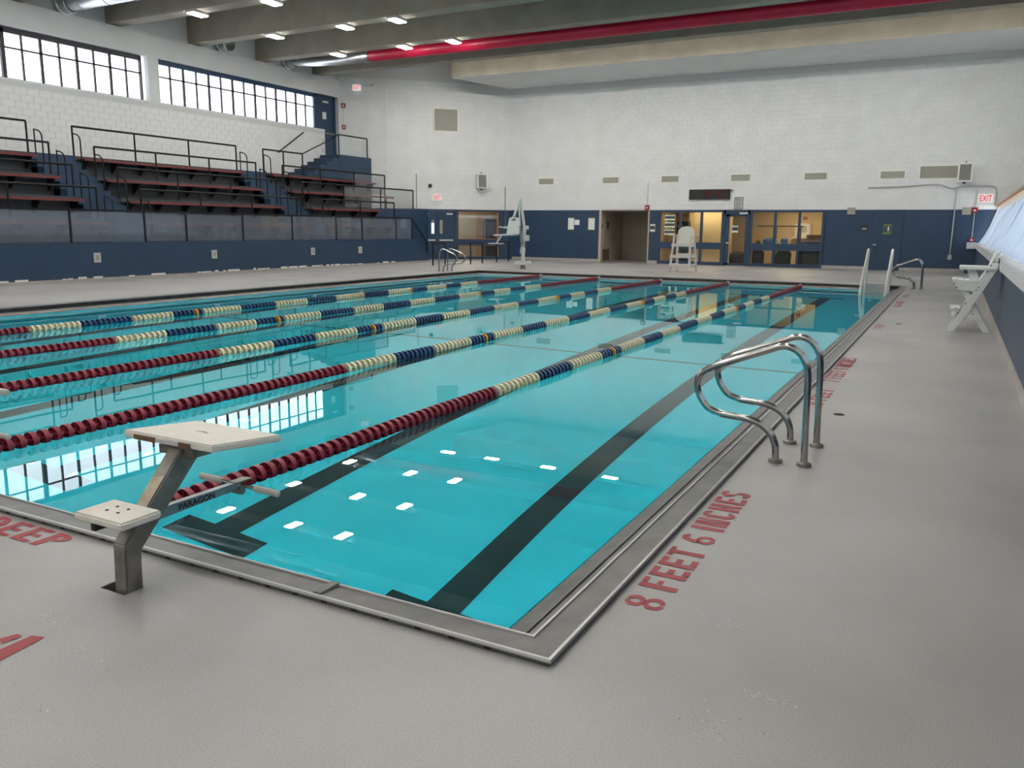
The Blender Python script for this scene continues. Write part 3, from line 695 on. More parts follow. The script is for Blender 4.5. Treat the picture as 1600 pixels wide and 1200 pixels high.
conduit('grey conduit bending across the wall below the large vent', smooth_path([(-2.2, YF - .035, 3.24), (-1.0, YF - .035, 3.27), (.25, YF - .035, 3.33), (.75, YF - .035, 3.18), (1.2, YF - .035, 3.24), (1.75, YF - .035, 3.24), (2.15, YF - .035, 3.22), (2.28, YF - .035, 3.05), (2.28, YF - .035, 2.5)], 5), .025)
conduit('straight grey conduit dropping to the outlet on navy wall', [(.95, YF - .035, 3.2), (.95, YF - .035, .62)], .022)
conduit('thin conduit joining two red alarms near EXIT sign', [(1.63, YF - .022, 3.1), (1.63, YF - .022, 1.25)], .014)
conduit('thin conduit above the red pull station by alcove', [(-11.37, YF - .02, 3.6), (-11.37, YF - .02, 2.6)], .012)
conduit('white conduit up the angled wall beside double doors', [PB(-4.59, .03, 2.4), PB(-4.59, .03, 4.0)], .03)
conduit('thin dark antenna pipe on angled wall near the lift', [PB(-.2, .03, 1.65), PB(-.2, .03, 3.5)], .022, 'steel_dull')
conduit('white conduit joining two alarms beside upper door', [PC(.19, .03, 6.05), PC(.19, .03, 6.95)], .02, 'vent_frame')
sign('outlet_box', 'grey outlet at the foot of the straight conduit', 'outlet', [('plate', 'conduit', (.88, 33.93, .48), (1.02, 34.0, .66)), ('socket', 'sign_grey', (.92, 33.925, .53), (.98, 33.93, .61))])
for lbl, x in (('beige junction cover straddling the paint line left of the flush door', -2.74), ('beige junction cover straddling the paint line under the speaker', 1.36)):
    sign('junction_cover', lbl, 'wall box', [('plate', 'vent_beige', (x - .15, 33.94, 2.19), (x + .15, 34.0, 2.49)), ('edge', 'vent_frame', (x - .15, 33.935, 2.47), (x + .15, 33.94, 2.49))])
def alarm(label, P, s=.2):
    o = thing('fire_alarm', label, 'alarm', P(0, 0, 0))
    b = MB(); b.v += [P(-s / 2, 0, 0), P(s / 2, 0, 0), P(s / 2, .08, 0), P(-s / 2, .08, 0), P(-s / 2, 0, s), P(s / 2, 0, s), P(s / 2, .08, s), P(-s / 2, .08, s)]
    for f in ((0, 3, 2, 1), (4, 5, 6, 7), (0, 1, 5, 4), (1, 2, 6, 5), (2, 3, 7, 6), (3, 0, 4, 7)): b.f.append(f); b.mi.append(0)
    b.build('case', 'alarm_red', o, bevel=.01)
    b = MB(); b.v += [P(-s * .2, .08, s * .3), P(s * .2, .08, s * .3), P(s * .2, .1, s * .3), P(-s * .2, .1, s * .3), P(-s * .2, .08, s * .6), P(s * .2, .08, s * .6), P(s * .2, .1, s * .6), P(-s * .2, .1, s * .6)]
    for f in ((0, 3, 2, 1), (4, 5, 6, 7), (0, 1, 5, 4), (1, 2, 6, 5), (2, 3, 7, 6), (3, 0, 4, 7)): b.f.append(f); b.mi.append(0)
    b.build('lens', 'paper', o)
alarm('red alarm above the office corner next to the alcove', lambda s, t, z: (-11.37 + s, YF - t, 2.40 + z))
alarm('red alarm box straddling the paint line near EXIT sign', lambda s, t, z: (1.63 + s, YF - t, 2.26 + z))
alarm('red pull station low on navy wall by the white ledge', lambda s, t, z: (1.63 + s, YF - t, 1.17 + z), .16)
alarm('upper red alarm on the corner wall beside upper door', lambda s, t, z: PC(.18 + s, t, 6.86 + z))
alarm('lower red pull station on the corner wall beside upper door', lambda s, t, z: PC(.18 + s, t, 5.92 + z), .18)
alarm('red pull station by the handrail beside double doors', lambda s, t, z: PB(-4.66 + s, t, 1.12 + z), .16)
ca = thing('dome_camera', 'small black dome camera over the angled wall EXIT sign', 'camera', PB(-3.94, 0, 3.4))
b = MB(); b.lathe([(0, .14), (.06, .13), (.09, .08), (.1, 0)], lambda x, y, h: PB(-3.94 + x, .04 + h, 3.47 + y), 12); b.build('dome', 'sign_black', ca, smooth=True)
b = MB(); b.lathe([(.12, 0), (.12, .05), (0, .05)], lambda x, y, h: PB(-3.94 + x, h, 3.45 + y), 12); b.build('mount', 'vent_frame', ca, smooth=True)
vb = thing('wall_vent', 'large square beige louvre vent on the angled wall', 'vent', PB(-3.15, 0, 5.97))
bB('vent_frame', 'vent_frame', vb, -3.78, -2.52, 5.94, 7.08, 0, .04); bB('vent_core', 'vent_beige', vb, -3.70, -2.60, 6.02, 7.0, .03, .045)
for k in range(16): bB('slat', 'vent_beige', vb, -3.70, -2.60, 6.03 + k * .0612, 6.065 + k * .0612, .045, .06)
# flush blue door on the far wall
d4 = struct(thing('door_4', 'flush navy door in the far wall with round notice', 'door'))
lf = bF('door_leaf', 'navy_paint', d4, -1.93, -.86, .02, 2.33, -.01, .03)
bF('door_frame', 'navy_paint', d4, -1.98, -1.93, 0, 2.38, -.01, .04); bF('door_frame', 'navy_paint', d4, -.86, -.81, 0, 2.38, -.01, .04)
b = MB(); b.tube([(-1.80, YF - .035, 1.0), (-1.80, YF - .1, 1.0), (-1.70, YF - .11, 1.0)], .025, 8); b.build('lever_handle', 'alu', lf, smooth=True)
sg = thing('restroom_sign', 'green edged sign with white figure on flush navy door', 'sign', (-1.36, YF, 1.4))
bF('plate', 'green_tab', sg, -1.50, -1.20, 1.43, 1.82, .03, .04); bF('panel_face', 'poster_ink', sg, -1.48, -1.22, 1.50, 1.76, .04, .045); bF('figure', 'paper', sg, -1.34, -1.28, 1.55, 1.72, .045, .05)
sg = thing('room_sign', 'black plaque with grey lines left of the flush door', 'sign', (-2.2, YF, 1.5))
bF('plate', 'sign_black', sg, -2.34, -2.06, 1.55, 1.77, 0, .02); bF('lettering', 'sign_grey', sg, -2.30, -2.10, 1.64, 1.67, .02, .023); bF('lettering', 'sign_grey', sg, -2.28, -2.12, 1.59, 1.62, .02, .023)

# wide soffit beam at the far wall and the cross beams
bm_n = []
sf = MB().prism([(-19.45, 30.25), (3.3, 30.25), (3.3, YF + .1), (-18.45, YF + .1)], lambda u, v, t: (u, v, t), 8.07, 9.5)
o = struct(tag(sf.build('ceiling_soffit', ['concrete', 'white_wall']), 'wide concrete drop beam with grey underside along the far wall', 'beam'))
for p_ in o.data.polygons:
    if p_.normal.z < -.9: p_.material_index = 1
ybs = [26.9 - 3.36 * k for k in range(11)]
ords = ['nearest the far wall', 'second from the far wall', 'third from the far wall', 'fourth from the far wall', 'fifth from the far wall', 'sixth from the far wall', 'seventh from the far wall', 'eighth from the far wall', 'ninth from the far wall', 'tenth from the far wall', 'eleventh from the far wall']
for y, od in zip(ybs, ords):
    b = MB(); b.box((XL - .3, y, 8.07), (3.2, y + .5, 9.5))
    o = struct(tag(b.build('ceiling_beam', 'concrete', bevel=.02, bseg=1), 'deep concrete cross beam, ' + od, 'beam'))
struct(tag(MB().box((-25, YN, 9.45), (3.3, 34.5, 9.6)).build('ceiling', 'concrete'), 'concrete roof slab above the beams', 'ceiling'))
# near wall, right wall
struct(tag(MB().box((-25, YN - .2, 0), (3.3, YN, 9.5)).build('wall_near', 'white_wall'), 'white wall behind the pool end', 'wall'))
struct(tag(MB().box((XR, YN, 0), (XR + .25, YF, .96)).build('wall_right', 'navy_paint'), 'low painted wall under the sloped windows', 'wall'))
struct(tag(MB().box((3.0, YN, 2.5), (3.2, YF, 9.5)).build('wall_right_upper', 'white_wall'), 'white wall above the sloped windows', 'wall'))
struct(tag(MB().box((2.40, YN, 2.56), (3.05, YF, 2.66)).build('trim_1', 'glaz_trim'), 'grey soffit strip above the sloped windows', 'trim'))
struct(tag(MB().box((2.36, YN, 2.49), (2.52, YF - .02, 2.56)).build('trim_2', 'wood_trim'), 'brown wooden strip along the top of the sloped windows', 'trim'))
struct(tag(MB().box((XR - .02, YN, 0), (XR, YF - .5, .10)).build('baseboard_right', 'cove_base'), 'pale cove base along the low wall under the sloped windows', 'baseboard'))
lg = struct(thing('window_sill', 'white ledge below the sloped windows', 'sill'))
MB().box((1.74, YN, .96), (2.10, YF, 1.14)).build('ledge', 'ledge_white', lg, bevel=.01)
MB().box((1.48, 33.1, .92), (1.80, YF, 1.15)).build('ledge_return', 'ledge_white', lg, bevel=.01)
struct(tag(MB().box((1.5, 33.2, 0), (1.81, YF, .92)).build('pilaster', 'navy_paint'), 'navy box out under the end of the white ledge', 'pilaster'))
# sloped glazing
gz = struct(thing('window_7', 'sloped side windows above the white ledge', 'window'))
G0, G1 = (2.05, 1.14), (2.46, 2.50)
ys = [YN + k * 1.4 for k in range(31)]; ys = [y for y in ys if y < YF]
for y in ys: MB().beam((G0[0], y, G0[1]), (G1[0], y, G1[1]), .05, .08, (1, 0, 0)).build('mullion', 'glaz_trim', gz)
MB().beam((G0[0], YF - .04, G0[1]), (G1[0], YF - .04, G1[1]), .08, .10, (1, 0, 0)).build('end_trim', 'ledge_white', gz)
for a, c in zip(ys[:-1], ys[1:]):
    b = MB(); b.prism([(G0[0] + .03, G0[1]), (G0[0] + .04, G0[1]), (G1[0] + .04, G1[1]), (G1[0] + .03, G1[1])], lambda u, v, t: (u, t, v), a + .03, c - .03); b.build('pane', 'window_glass', gz)
# crumpled film hanging over the sloped windows
b = MB(); nu, nv = 420, 14; i0 = 0; rnd = random.Random(3)
ph = [rnd.uniform(0, 6.28) for _ in range(8)]
for i in range(nu + 1):
    y = -2 + (YF - .6 + 2) * i / nu
    for j in range(nv + 1):
        v = j / nv
        w = (.5 + .5 * math.sin(y * 9 + ph[0] + 1.5 * math.sin(v * 3 + y))) * .05 + .035 * math.sin(y * 3.1 + ph[1] + 2 * v) * (1 - v) + .016 * math.sin(17 * y + ph[2] + 4 * v)
        foot = (1 - v) ** 3 * (.05 + .03 * math.sin(2.3 * y + ph[3]))
        x = G0[0] + (G1[0] - G0[0]) * v - .065 - abs(w) * .8 - foot
        z = G0[1] + .012 + (G1[1] - .22 - G0[1]) * v + .012 * math.sin(5 * y)
        b.v.append((x, y, z))
for i in range(nu):
    for j in range(nv):
        a = i * (nv + 1) + j; b.f.append((a, a + 1, a + nv + 2, a + nv + 1)); b.mi.append(0)
tag(b.build('plastic_sheet', 'plastic_film', None, smooth=True), 'crumpled pale blue plastic sheeting hanging over the sloped windows', 'plastic sheet')

# ================================================================== BLEACHERS
TR = 0.98
XK = {k: -19.4 - TR * (k - 1) for k in range(1, 7)}
FZ = {k: 1.0 + .65 * (k - 1) for k in range(1, 6)}
def yend(x):       # y of the corner / angled wall at x
    if x < KX: return CY + (x - CX) * (KY - CY) / (KX - CX)
    return KY + (x - KX) * (AY - KY) / (AX - KX)
stand = struct(thing('bleacher_stand', 'stepped dark blue bleacher tiers along the left wall', 'bleachers'))
for k in range(1, 6):
    xa = XK[k] if k > 1 else -19.5; xb = XK[k + 1] if k < 5 else XL
    if k <= 2: poly = [(xa, YN), (xa, 27.15), (xb, 27.15), (xb, YN)]
    elif k == 4: poly = [(xa, YN), (xa, 27.9), (xb, 27.9), (xb, YN)]
    else: poly = [(xa, YN), (xa, yend(xa)), (xb, yend(xb)), (xb, YN)]
    MB().prism(poly, lambda u, v, t: (u, v, t), 0, FZ[k]).build('tier', 'tier_slate' if k > 1 else 'navy_paint', stand)
for ya, yb in ((13.0, 14.45), (21.1, 22.5)):
    for k in range(1, 5):
        xr = XK[k + 1]
        for j, (dep, hh) in enumerate(((.62, .217), (.31, .433))):
            MB().box((xr, ya + .02, FZ[k]), (xr + dep, yb - .02, FZ[k] + hh)).build('aisle_step', 'navy_paint', stand)
    for k in range(2, 6):
        xb = XK[k + 1] if k < 5 else XL
        MB().box((XK[k] + .006, ya + .02, FZ[k - 1] + .01), (xb, yb - .02, FZ[k] + .006)).build('aisle_tread', 'navy_paint', stand)
par = struct(tag(MB().prism([(YN, 0), (28.3, 0), (28.3, .28), (27.25, 1.03), (YN, 1.03)], lambda u, v, t: (t, u, v), -19.55, -19.4).build('bleacher_parapet', 'navy_paint'), 'navy parapet wall in front of the bleachers', 'parapet wall'))
struct(tag(MB().box((-19.42, YN, 0), (-19.385, 28.3, .09)).build('baseboard_left', 'cove_base'), 'pale chipped cove base along the navy parapet', 'baseboard'))
# chipped paint flakes at the parapet foot
b = MB(); rnd = random.Random(11); y = 9.0
while y < 27.5:
    w = rnd.uniform(.05, .5); h = rnd.uniform(.015, .05)
    if rnd.random() < .62: b.box((-19.384, y, .08), (-19.398, y + w, .09 + h))
    y += w + rnd.uniform(.02, .3)
tag(b.build('paint_chips', 'plastic_white', par), kind='stuff')
# stairs at the far end of the stand
st_ = struct(thing('bleacher_stair', 'short navy stair from the deck up to the front row', 'stairs'))
for k in range(5): MB().box((-19.56, 27.16 + .24 * (4 - k), 0.002), (-21.3, 27.16 + .24 * (5 - k) - .002, .2 * (k + 1) - .004)).build('step', 'navy_paint', st_)
# front face of tier 3 beyond the stair is blue
MB().box((XK[3], 27.15, 0), (XK[3] + .01, yend(XK[3]) - .02, FZ[3] + .02)).build('tier_face', 'navy_paint', stand)
# upper stair and landing
us = struct(thing('upper_stair', 'navy steps climbing to the landing below the upper door', 'stairs'))
LX0 = -23.3
MB().prism([(LX0, 27.06), (LX0, yend(LX0)), (XL, yend(XL)), (XL, 27.06)], lambda u, v, t: (u, v, t), 3.6, 4.65).build('landing', 'navy_paint', us)
for k in range(5):
    sp = MB().box((LX0, 24.96 + .42 * k, 3.602), (XL + .002, 24.96 + .42 * (k + 1) - .002, 3.6 + .175 * (k + 1) - .02)).build('step', 'navy_paint', us)
    MB().box((LX0 + .004, 24.95 + .42 * k, 3.6 + .175 * (k + 1) - .02), (XL + .002, 24.96 + .42 * (k + 1) - .002, 3.6 + .175 * (k + 1))).build('tread', 'navy_paint', sp)
# benches
SEC = [(YN + .3, 13.0, 'near section'), (14.45, 21.1, 'middle section'), (22.5, None, 'section by the upper stair')]
ROW = {1: 'front row', 2: 'second row', 3: 'third row', 4: 'top row'}
for si, (ya, yb, sl) in enumerate(SEC):
    for k in range(1, 5):
        xr = XK[k + 1]; zt = FZ[k] + .57
        a = ya + (.04 if si else 0); c = yb - .0 if yb else (26.9 if k == 2 or k == 1 else min(29.2, yend(xr) - .15))
        if yb is None and k == 1: c = 26.6
        t = thing('bleacher_bench', f'red edged plank bench, {ROW[k]}, {sl}', 'bench', (xr, a, FZ[k]))
        MB().box((xr + .03, a, zt - .035), (xr + .375, c, zt)).build('seat_plank', 'bench_top' if k == 4 else 'bench_slate', t)
        MB().box((xr + .375, a, zt - .07), (xr + .41, c, zt + .004)).build('front_edge', 'bench_red', t)
        if yb is None and k == 3: MB().box((xr + .18, c - .35, FZ[3] - .01), (xr + .22, c - .31, zt - .03)).build('support_leg', 'rail_black', t)
        n = max(2, int((c - a) / 1.1))
        for j in range(n + 1):
            y = a + .15 + (c - a - .3) * j / n
            if y < 7 or (yb is None and k == 3 and y > 27.85): continue
            MB().prism([(0, 0), (0, -.36), (.05, -.36), (.34, -.06), (.34, 0)], lambda u, v, tt: (xr + .005 + u, tt, zt - .036 + v), y - .02, y + .02).build('bracket', 'rail_black', t)
# tier rails
def rail(label, pts_top, posts, name='guard_rail', r=.031, zb=None):
    t = thing(name, label, 'railing', (posts[0][0], posts[0][1], posts[0][2]))
    MB().tube(pts_top, r, 8).build('top_rail', 'rail_black', t, smooth=True)
    for x, y, z0, z1 in posts: MB().tube([(x, y, z0), (x, y, z1)], r * .9, 8).build('post', 'rail_black', t, smooth=True)
    return t
RR = {2: 'before the second row', 3: 'before the third row', 4: 'before the top row', 5: 'behind the top row'}
for si, (ya, yb, sl) in enumerate(SEC):
    for k in range(2, 6):
        a = ya if si else 8.0; c = yb
        if yb is None: c = {2: 27.1, 3: 29.95, 4: 29.1, 5: 24.75}[k]
        z = FZ[k] + .89; x = XK[k] - .03
        n = max(2, round((c - a) / 2.3))
        posts = [(x, a + (c - a) * j / n, FZ[k] - .02, z) for j in range(n + 1)]
        if yb is None and k == 4: posts[-1] = (x, c, FZ[3] - .01, z)
        t = rail(f'black pipe rail {RR[k]} of benches, {sl}', [(x, a, z), (x, c, z)], posts)
        if yb is None and k in (3, 4):
            q = posts[-2][1] if k == 4 else posts[-3][1]
            MB().box((x - .004, q, FZ[k] + .02), (x + .004, c, z - .03)).build('infill_pane', 'infill_glass', t)
# landing rail and stair rails
rail('black rail guarding the landing below the upper door', [(LX0 - .04, 26.6, 5.25), (LX0 - .04, 26.9, 5.42), (LX0 - .04, 27.15, 5.5), (LX0 - .04, 29.1, 5.5)], [(LX0 - .04, 27.1, 4.63, 5.5), (LX0 - .04, 29.1, 4.63, 5.5)])
t = MB().tube([(LX0 - .04, 24.75, 4.49), (LX0 - .04, 26.6, 5.25)], .024, 8).build('stair_rail', 'rail_black', None, smooth=True); tag(t, 'black sloping stair rail rising to the landing rail', 'railing')
wr = thing('wall_handrail', 'black sloping handrail fixed to white wall above the upper stair', 'railing', (XL, 24.3, 4.6))
MB().tube([(XL + .10, 24.35, 4.55), (XL + .10, 25.95, 5.52)], .026, 8).build('handrail', 'rail_black', wr, smooth=True)
for y, z in ((24.5, 4.62), (25.8, 5.42)): MB().tube([(XL, y, z - .05), (XL + .1, y, z)], .014, 6).build('bracket', 'rail_black', wr)
# small curved aisle handrails
def aisle_rail():
    t = thing('aisle_handrail', 'x', 'railing', (0, 0, 0))
    top = [(0, 0, .70)] + [(.05 + .30 * math.sin(a), 0, .70 - .02 - .22 * (1 - math.cos(a))) for a in [PI / 2 * j / 6 for j in range(7)]]
    MB().tube([(0, 0, 0), (0, 0, .70)], .02, 8).build('post', 'rail_black', t, smooth=True)
    MB().tube(top + [(.35, 0, -.35)], .02, 8).build('curved_bar', 'rail_black', t, smooth=True)
    return t
ar0 = aisle_rail(); first = True
LV = {5: 'topmost row', 4: 'second row down', 3: 'third row down', 2: 'lowest row'}
for ai, (ya, yb) in enumerate(((13.18, 14.40), (21.22, 22.45))):
    for sd, y in (('starting block side', ya), ('upper door side', yb)):
        for k in range(2, 6):
            o = ar0 if first else copy_tree(ar0); first = False
            o.location = (XK[k] + .05, y, FZ[k] - .03)
            o['label'] = f'short curved black handrail, {LV[k]}, {"aisle nearer the starting blocks" if ai == 0 else "aisle nearer upper door"}, {sd}'
# glass balustrade on the parapet
gb = thing('glass_balustrade', 'glass panel balustrade with black posts on the navy parapet', 'railing', (-19.47, YN, 1.03))
py = [7.0, 9.2, 11.49, 13.77, 15.23, 17.5, 19.79, 22.14, 23.67, 25.94, 27.05]
for y in py: MB().beam((-19.47, y, 1.0), (-19.47, y, 1.88), .045, .045, (1, 0, 0)).build('post', 'rail_black', gb)
MB().beam((-19.47, 7.0, 1.89), (-19.47, 27.07, 1.89), .06, .05).build('top_rail', 'rail_black', gb)
for a, c in zip(py[:-1], py[1:]): MB().box((-19.475, a + .03, 1.04), (-19.465, c - .03, 1.86)).build('pane', 'rail_glass', gb)
b = MB(); b.tube([(-19.47, 27.05, 1.89), (-19.47, 28.12, .95), (-19.47, 28.2, .82), (-19.47, 28.2, .22)], .026, 8); tag(b.build('stair_handrail', 'rail_black', None, smooth=True), 'black handrail dropping past the sloped parapet end', 'railing')
for y, nm in ((12.13, 'nearest the first aisle'), (16.17, 'below the middle section'), (20.71, 'below the second aisle'), (23.42, 'nearest the stair')):
    sign('wall_outlet', f'square grey outlet box on the parapet, {nm}', 'outlet', [('plate', 'sign_grey', (-19.395, y - .10, .50), (-19.36, y + .10, .76)), ('socket', 'vent_beige', (-19.36, y - .05, .56), (-19.355, y + .05, .70))])

# ================================================================== DUCTS AND LAMPS
du = thing('air_duct', 'red painted round air duct slung between two beams', 'duct', (-10, 24.75, 8.15))
b = MB(); b.lathe([(.21, -19.75), (.22, -19.7), (.22, 2.9), (.21, 2.95)], lambda x, y, h: (h, 24.75 + x, 8.06 + y), 24); b.build('duct_body', 'duct_red', du, smooth=True)
b = MB(); b.lathe([(.235, -20.0), (.24, -19.95), (.24, -19.72), (.235, -19.68)], lambda x, y, h: (h, 24.75 + x, 8.06 + y), 24); b.build('collar', 'duct_silver', du, smooth=True)
b = MB(); b.tube([(-20.0, 24.75, 8.06), (-21.3, 24.75, 8.03), (-22.6, 24.9, 8.12), (-24.29, 25.25, 8.33)], .2, 20); b.build('flexible_end', 'duct_silver', du, smooth=True)
for yy, lbl in ((21.72, 'round silver duct mouth on wall between third and second beams'), (25.25, 'round silver duct mouth on wall behind the flexible duct'), (15.3, 'round silver duct mouth on wall nearest the pool block end')):
    o = thing('duct_outlet', lbl, 'duct', (XL, yy, 8.28))
    b = MB(); b.lathe([(.30, -.2), (.30, .35), (.27, .36), (.26, .1), (0, .1)], lambda x, y, h: (XL + h, yy + x, 8.33 + y), 20); b.build('duct_sleeve', 'duct_silver', o, smooth=True)
    b = MB(); b.lathe([(.34, 0), (.34, .04), (.30, .05)], lambda x, y, h: (XL + h, yy + x, 8.33 + y), 20); b.build('flange', 'alu', o, smooth=True)
dn = thing('air_duct', 'silver spiral duct running under the beams near the block end', 'duct', (-20, 15.3, 8.33))
b = MB(); b.lathe([(.25, -24.29), (.25, -8)], lambda x, y, h: (h, 15.3 + x, 8.33 + y), 20); b.build('duct_body', 'duct_silver', dn, smooth=True)
for k in range(12):
    b = MB(); b.lathe([(.252, -.02), (.262, 0), (.252, .02)], lambda x, y, h: (-23.5 + 1.2 * k + h, 15.3 + x, 8.33 + y), 20); b.build('band', 'duct_silver', dn, smooth=True)

def lamp_proto(hx, hy, gm):
    t = thing('ceiling_light', 'x', 'light', (0, 0, 0), 'lamps mounted under the concrete beams')
    MB().box((-hx - .03, -hy - .03, .03), (hx + .03, hy + .03, .10)).build('housing', 'lamp_housing', t, bevel=.01)
    MB().box((-hx, -hy, .0), (hx, hy, .03)).build('diffuser', gm, t)
    return t
lp = lamp_proto(.15, .28, 'lamp_glow'); lp2 = lamp_proto(.30, .13, 'bay_glow')
lpo = lamp_proto(.15, .28, 'lamp_glow'); lpo.name = 'ceiling_light_offscreen'
for o in lpo.children: o.name = o.name.split('.')[0] + '_offscreen'
for x in (-.2, .2):
    MB().tube([(x, 0, .09), (x, 0, 1.17)], .008, 6).build('hanger_rod', 'lamp_housing', lp2)
def lamp(x, y, label, z=7.972, p=lp):
    o = copy_tree(p) if p.name in used_l else p; used_l.append(p.name)
    o.location = (x, y, z); o['label'] = label
used_l = []
for k, y in enumerate(ybs):
    xs = [] if k == 0 else ([-20.5, -17.4, -15.3] if k < 4 else [-20.5, -17.4, -15.3, -6.1, -4.0, -.9])  # side deck trio is unseen, mirrored and added to light the near deck
    for j, x in enumerate(xs):
        lamp(x, y + .25, f'glowing lamp under the beam {ords[k]}' + (', ' + ('nearest the clerestory windows', 'middle of the three', 'farthest from the windows')[j] if k < 4 else (', bleacher side' if j < 3 else ', added unseen, side deck side')), p=lp if k < 4 else lpo)
for j, x in enumerate((-18.43, -16.14, -13.37, -10.53, -7.6, -4.7, -1.8, 1.1)):
    lamp(x, 28.2, 'glowing lamp in the bay before the wide drop beam, ' + ('first', 'second', 'third', 'fourth', 'fifth', 'sixth', 'seventh', 'eighth')[j] + ' from the windows', 8.285, lp2)

# ================================================================== LANE ROPES
PITCH = .0955
def disc_mesh(m, nm, seg=18):
    b = MB()
    R0, R1 = .070, .0635
    f = lambda x, y, h: (x, h, y)
    b.lathe([(.020, .018), (R1, .018), (R1, -.006), (R0, -.006), (R0, .034), (R1, .034), (R1, .022), (.020, .022)], f, seg)
    b.lathe([(.0, -.03), (.018, -.03), (.018, .03), (.0, .03)], f, 8)
    b.m = 1
    b.lathe([(.0, -.040), (.021, -.040), (.021, -.026), (.0, -.026)], f, 8)
    b.m = 0
    for k in range(6):
        a = PI / 6 + k * PI / 3; c, s_ = math.cos(a), math.sin(a)
        b.beam((.015 * c, .006, .015 * s_), (R1 * c, .006, R1 * s_), .004, .026, (0, 1, 0))
    return b.data(nm, [m, 'disc_hub' if m != 'disc_cream' else 'disc_cream'], smooth=True)
DM = {c: disc_mesh('disc_' + c, 'float_disc') for c in ('red', 'cream', 'blue', 'yellow')}
DL = {c: disc_mesh('disc_' + c, 'float_disc', 10) for c in ('red', 'cream', 'blue', 'yellow')}
SEGS = [(4.95, 'red'), (5.85, 'cream'), (6.77, 'blue'), (7.66, 'cream'), (8.09, 'blue'), (8.2, 'yellow'), (8.32, 'blue'), (9.28, 'cream'), (10.2, 'blue'), (11.15, 'cream'), (12.12, 'blue'), (13.12, 'cream'), (14.08, 'blue'), (15.06, 'cream'), (15.2, 'yellow'), (15.85, 'blue'), (16.75, 'cream'), (17.6, 'blue'), (18.52, 'cream'), (99, 'red')]
ROFF = [-.33, -.05, .05, .1, .2]
WZ = -.118
desc = ['nearest the grab rails', 'second from the grab rails', 'third from the grab rails', 'fourth from the grab rails', 'nearest the bleachers']
for i, x in enumerate(RX):
    t = thing('lane_rope', f'floating lane rope of red, cream and blue discs, {desc[i]}', 'lane rope', (x, .4, WZ), 'lane ropes across the pool')
    b = MB(); b.tube([(x, .20, -.06), (x, .45, WZ + .02), (x, 22.9, WZ + .02), (x, 23.1, -.06)], .006, 6); b.build('cable', 'steel_dull', t)
    b = MB(); b.box((x - .03, 23.0, -.09), (x + .03, 23.16, -.02)); b.build('anchor', 'plastic_white', t)
    b = MB(); b.box((x - .02, .16, -.07), (x + .02, .28, -.03)); b.build('anchor', 'alu', t)
    far = {c: MB() for c in DM}
    y = .52
    while y < 22.92:
        c = next(cc for e, cc in SEGS if y < e + ROFF[i])
        dist = math.hypot(x - 1.13, y + 2.42)
        jx = x + .006 * math.sin(y * .9 + i) ; jz = WZ + .022 + .003 * math.sin(y * 2.3 + i * 2)
        if dist < 17:
            o = put('float_disc', DM[c], t, (jx, y, jz)); o.rotation_euler = (0, random.uniform(0, 1.5), 0)
        else:
            me = DL[c]; bb = far[c]; n0 = len(bb.v)
            bb.v += [(v.co.x + jx, v.co.y + y, v.co.z + jz) for v in me.vertices]
            for p_ in me.polygons: bb.f.append(tuple(n0 + k for k in p_.vertices)); bb.mi.append(p_.material_index)
        y += PITCH
    for c, bb in far.items():
        if bb.v:
            o = bb.build('disc_run', ['disc_' + c, 'disc_hub' if c != 'cream' else 'disc_cream'], t); tag(o, kind='stuff')

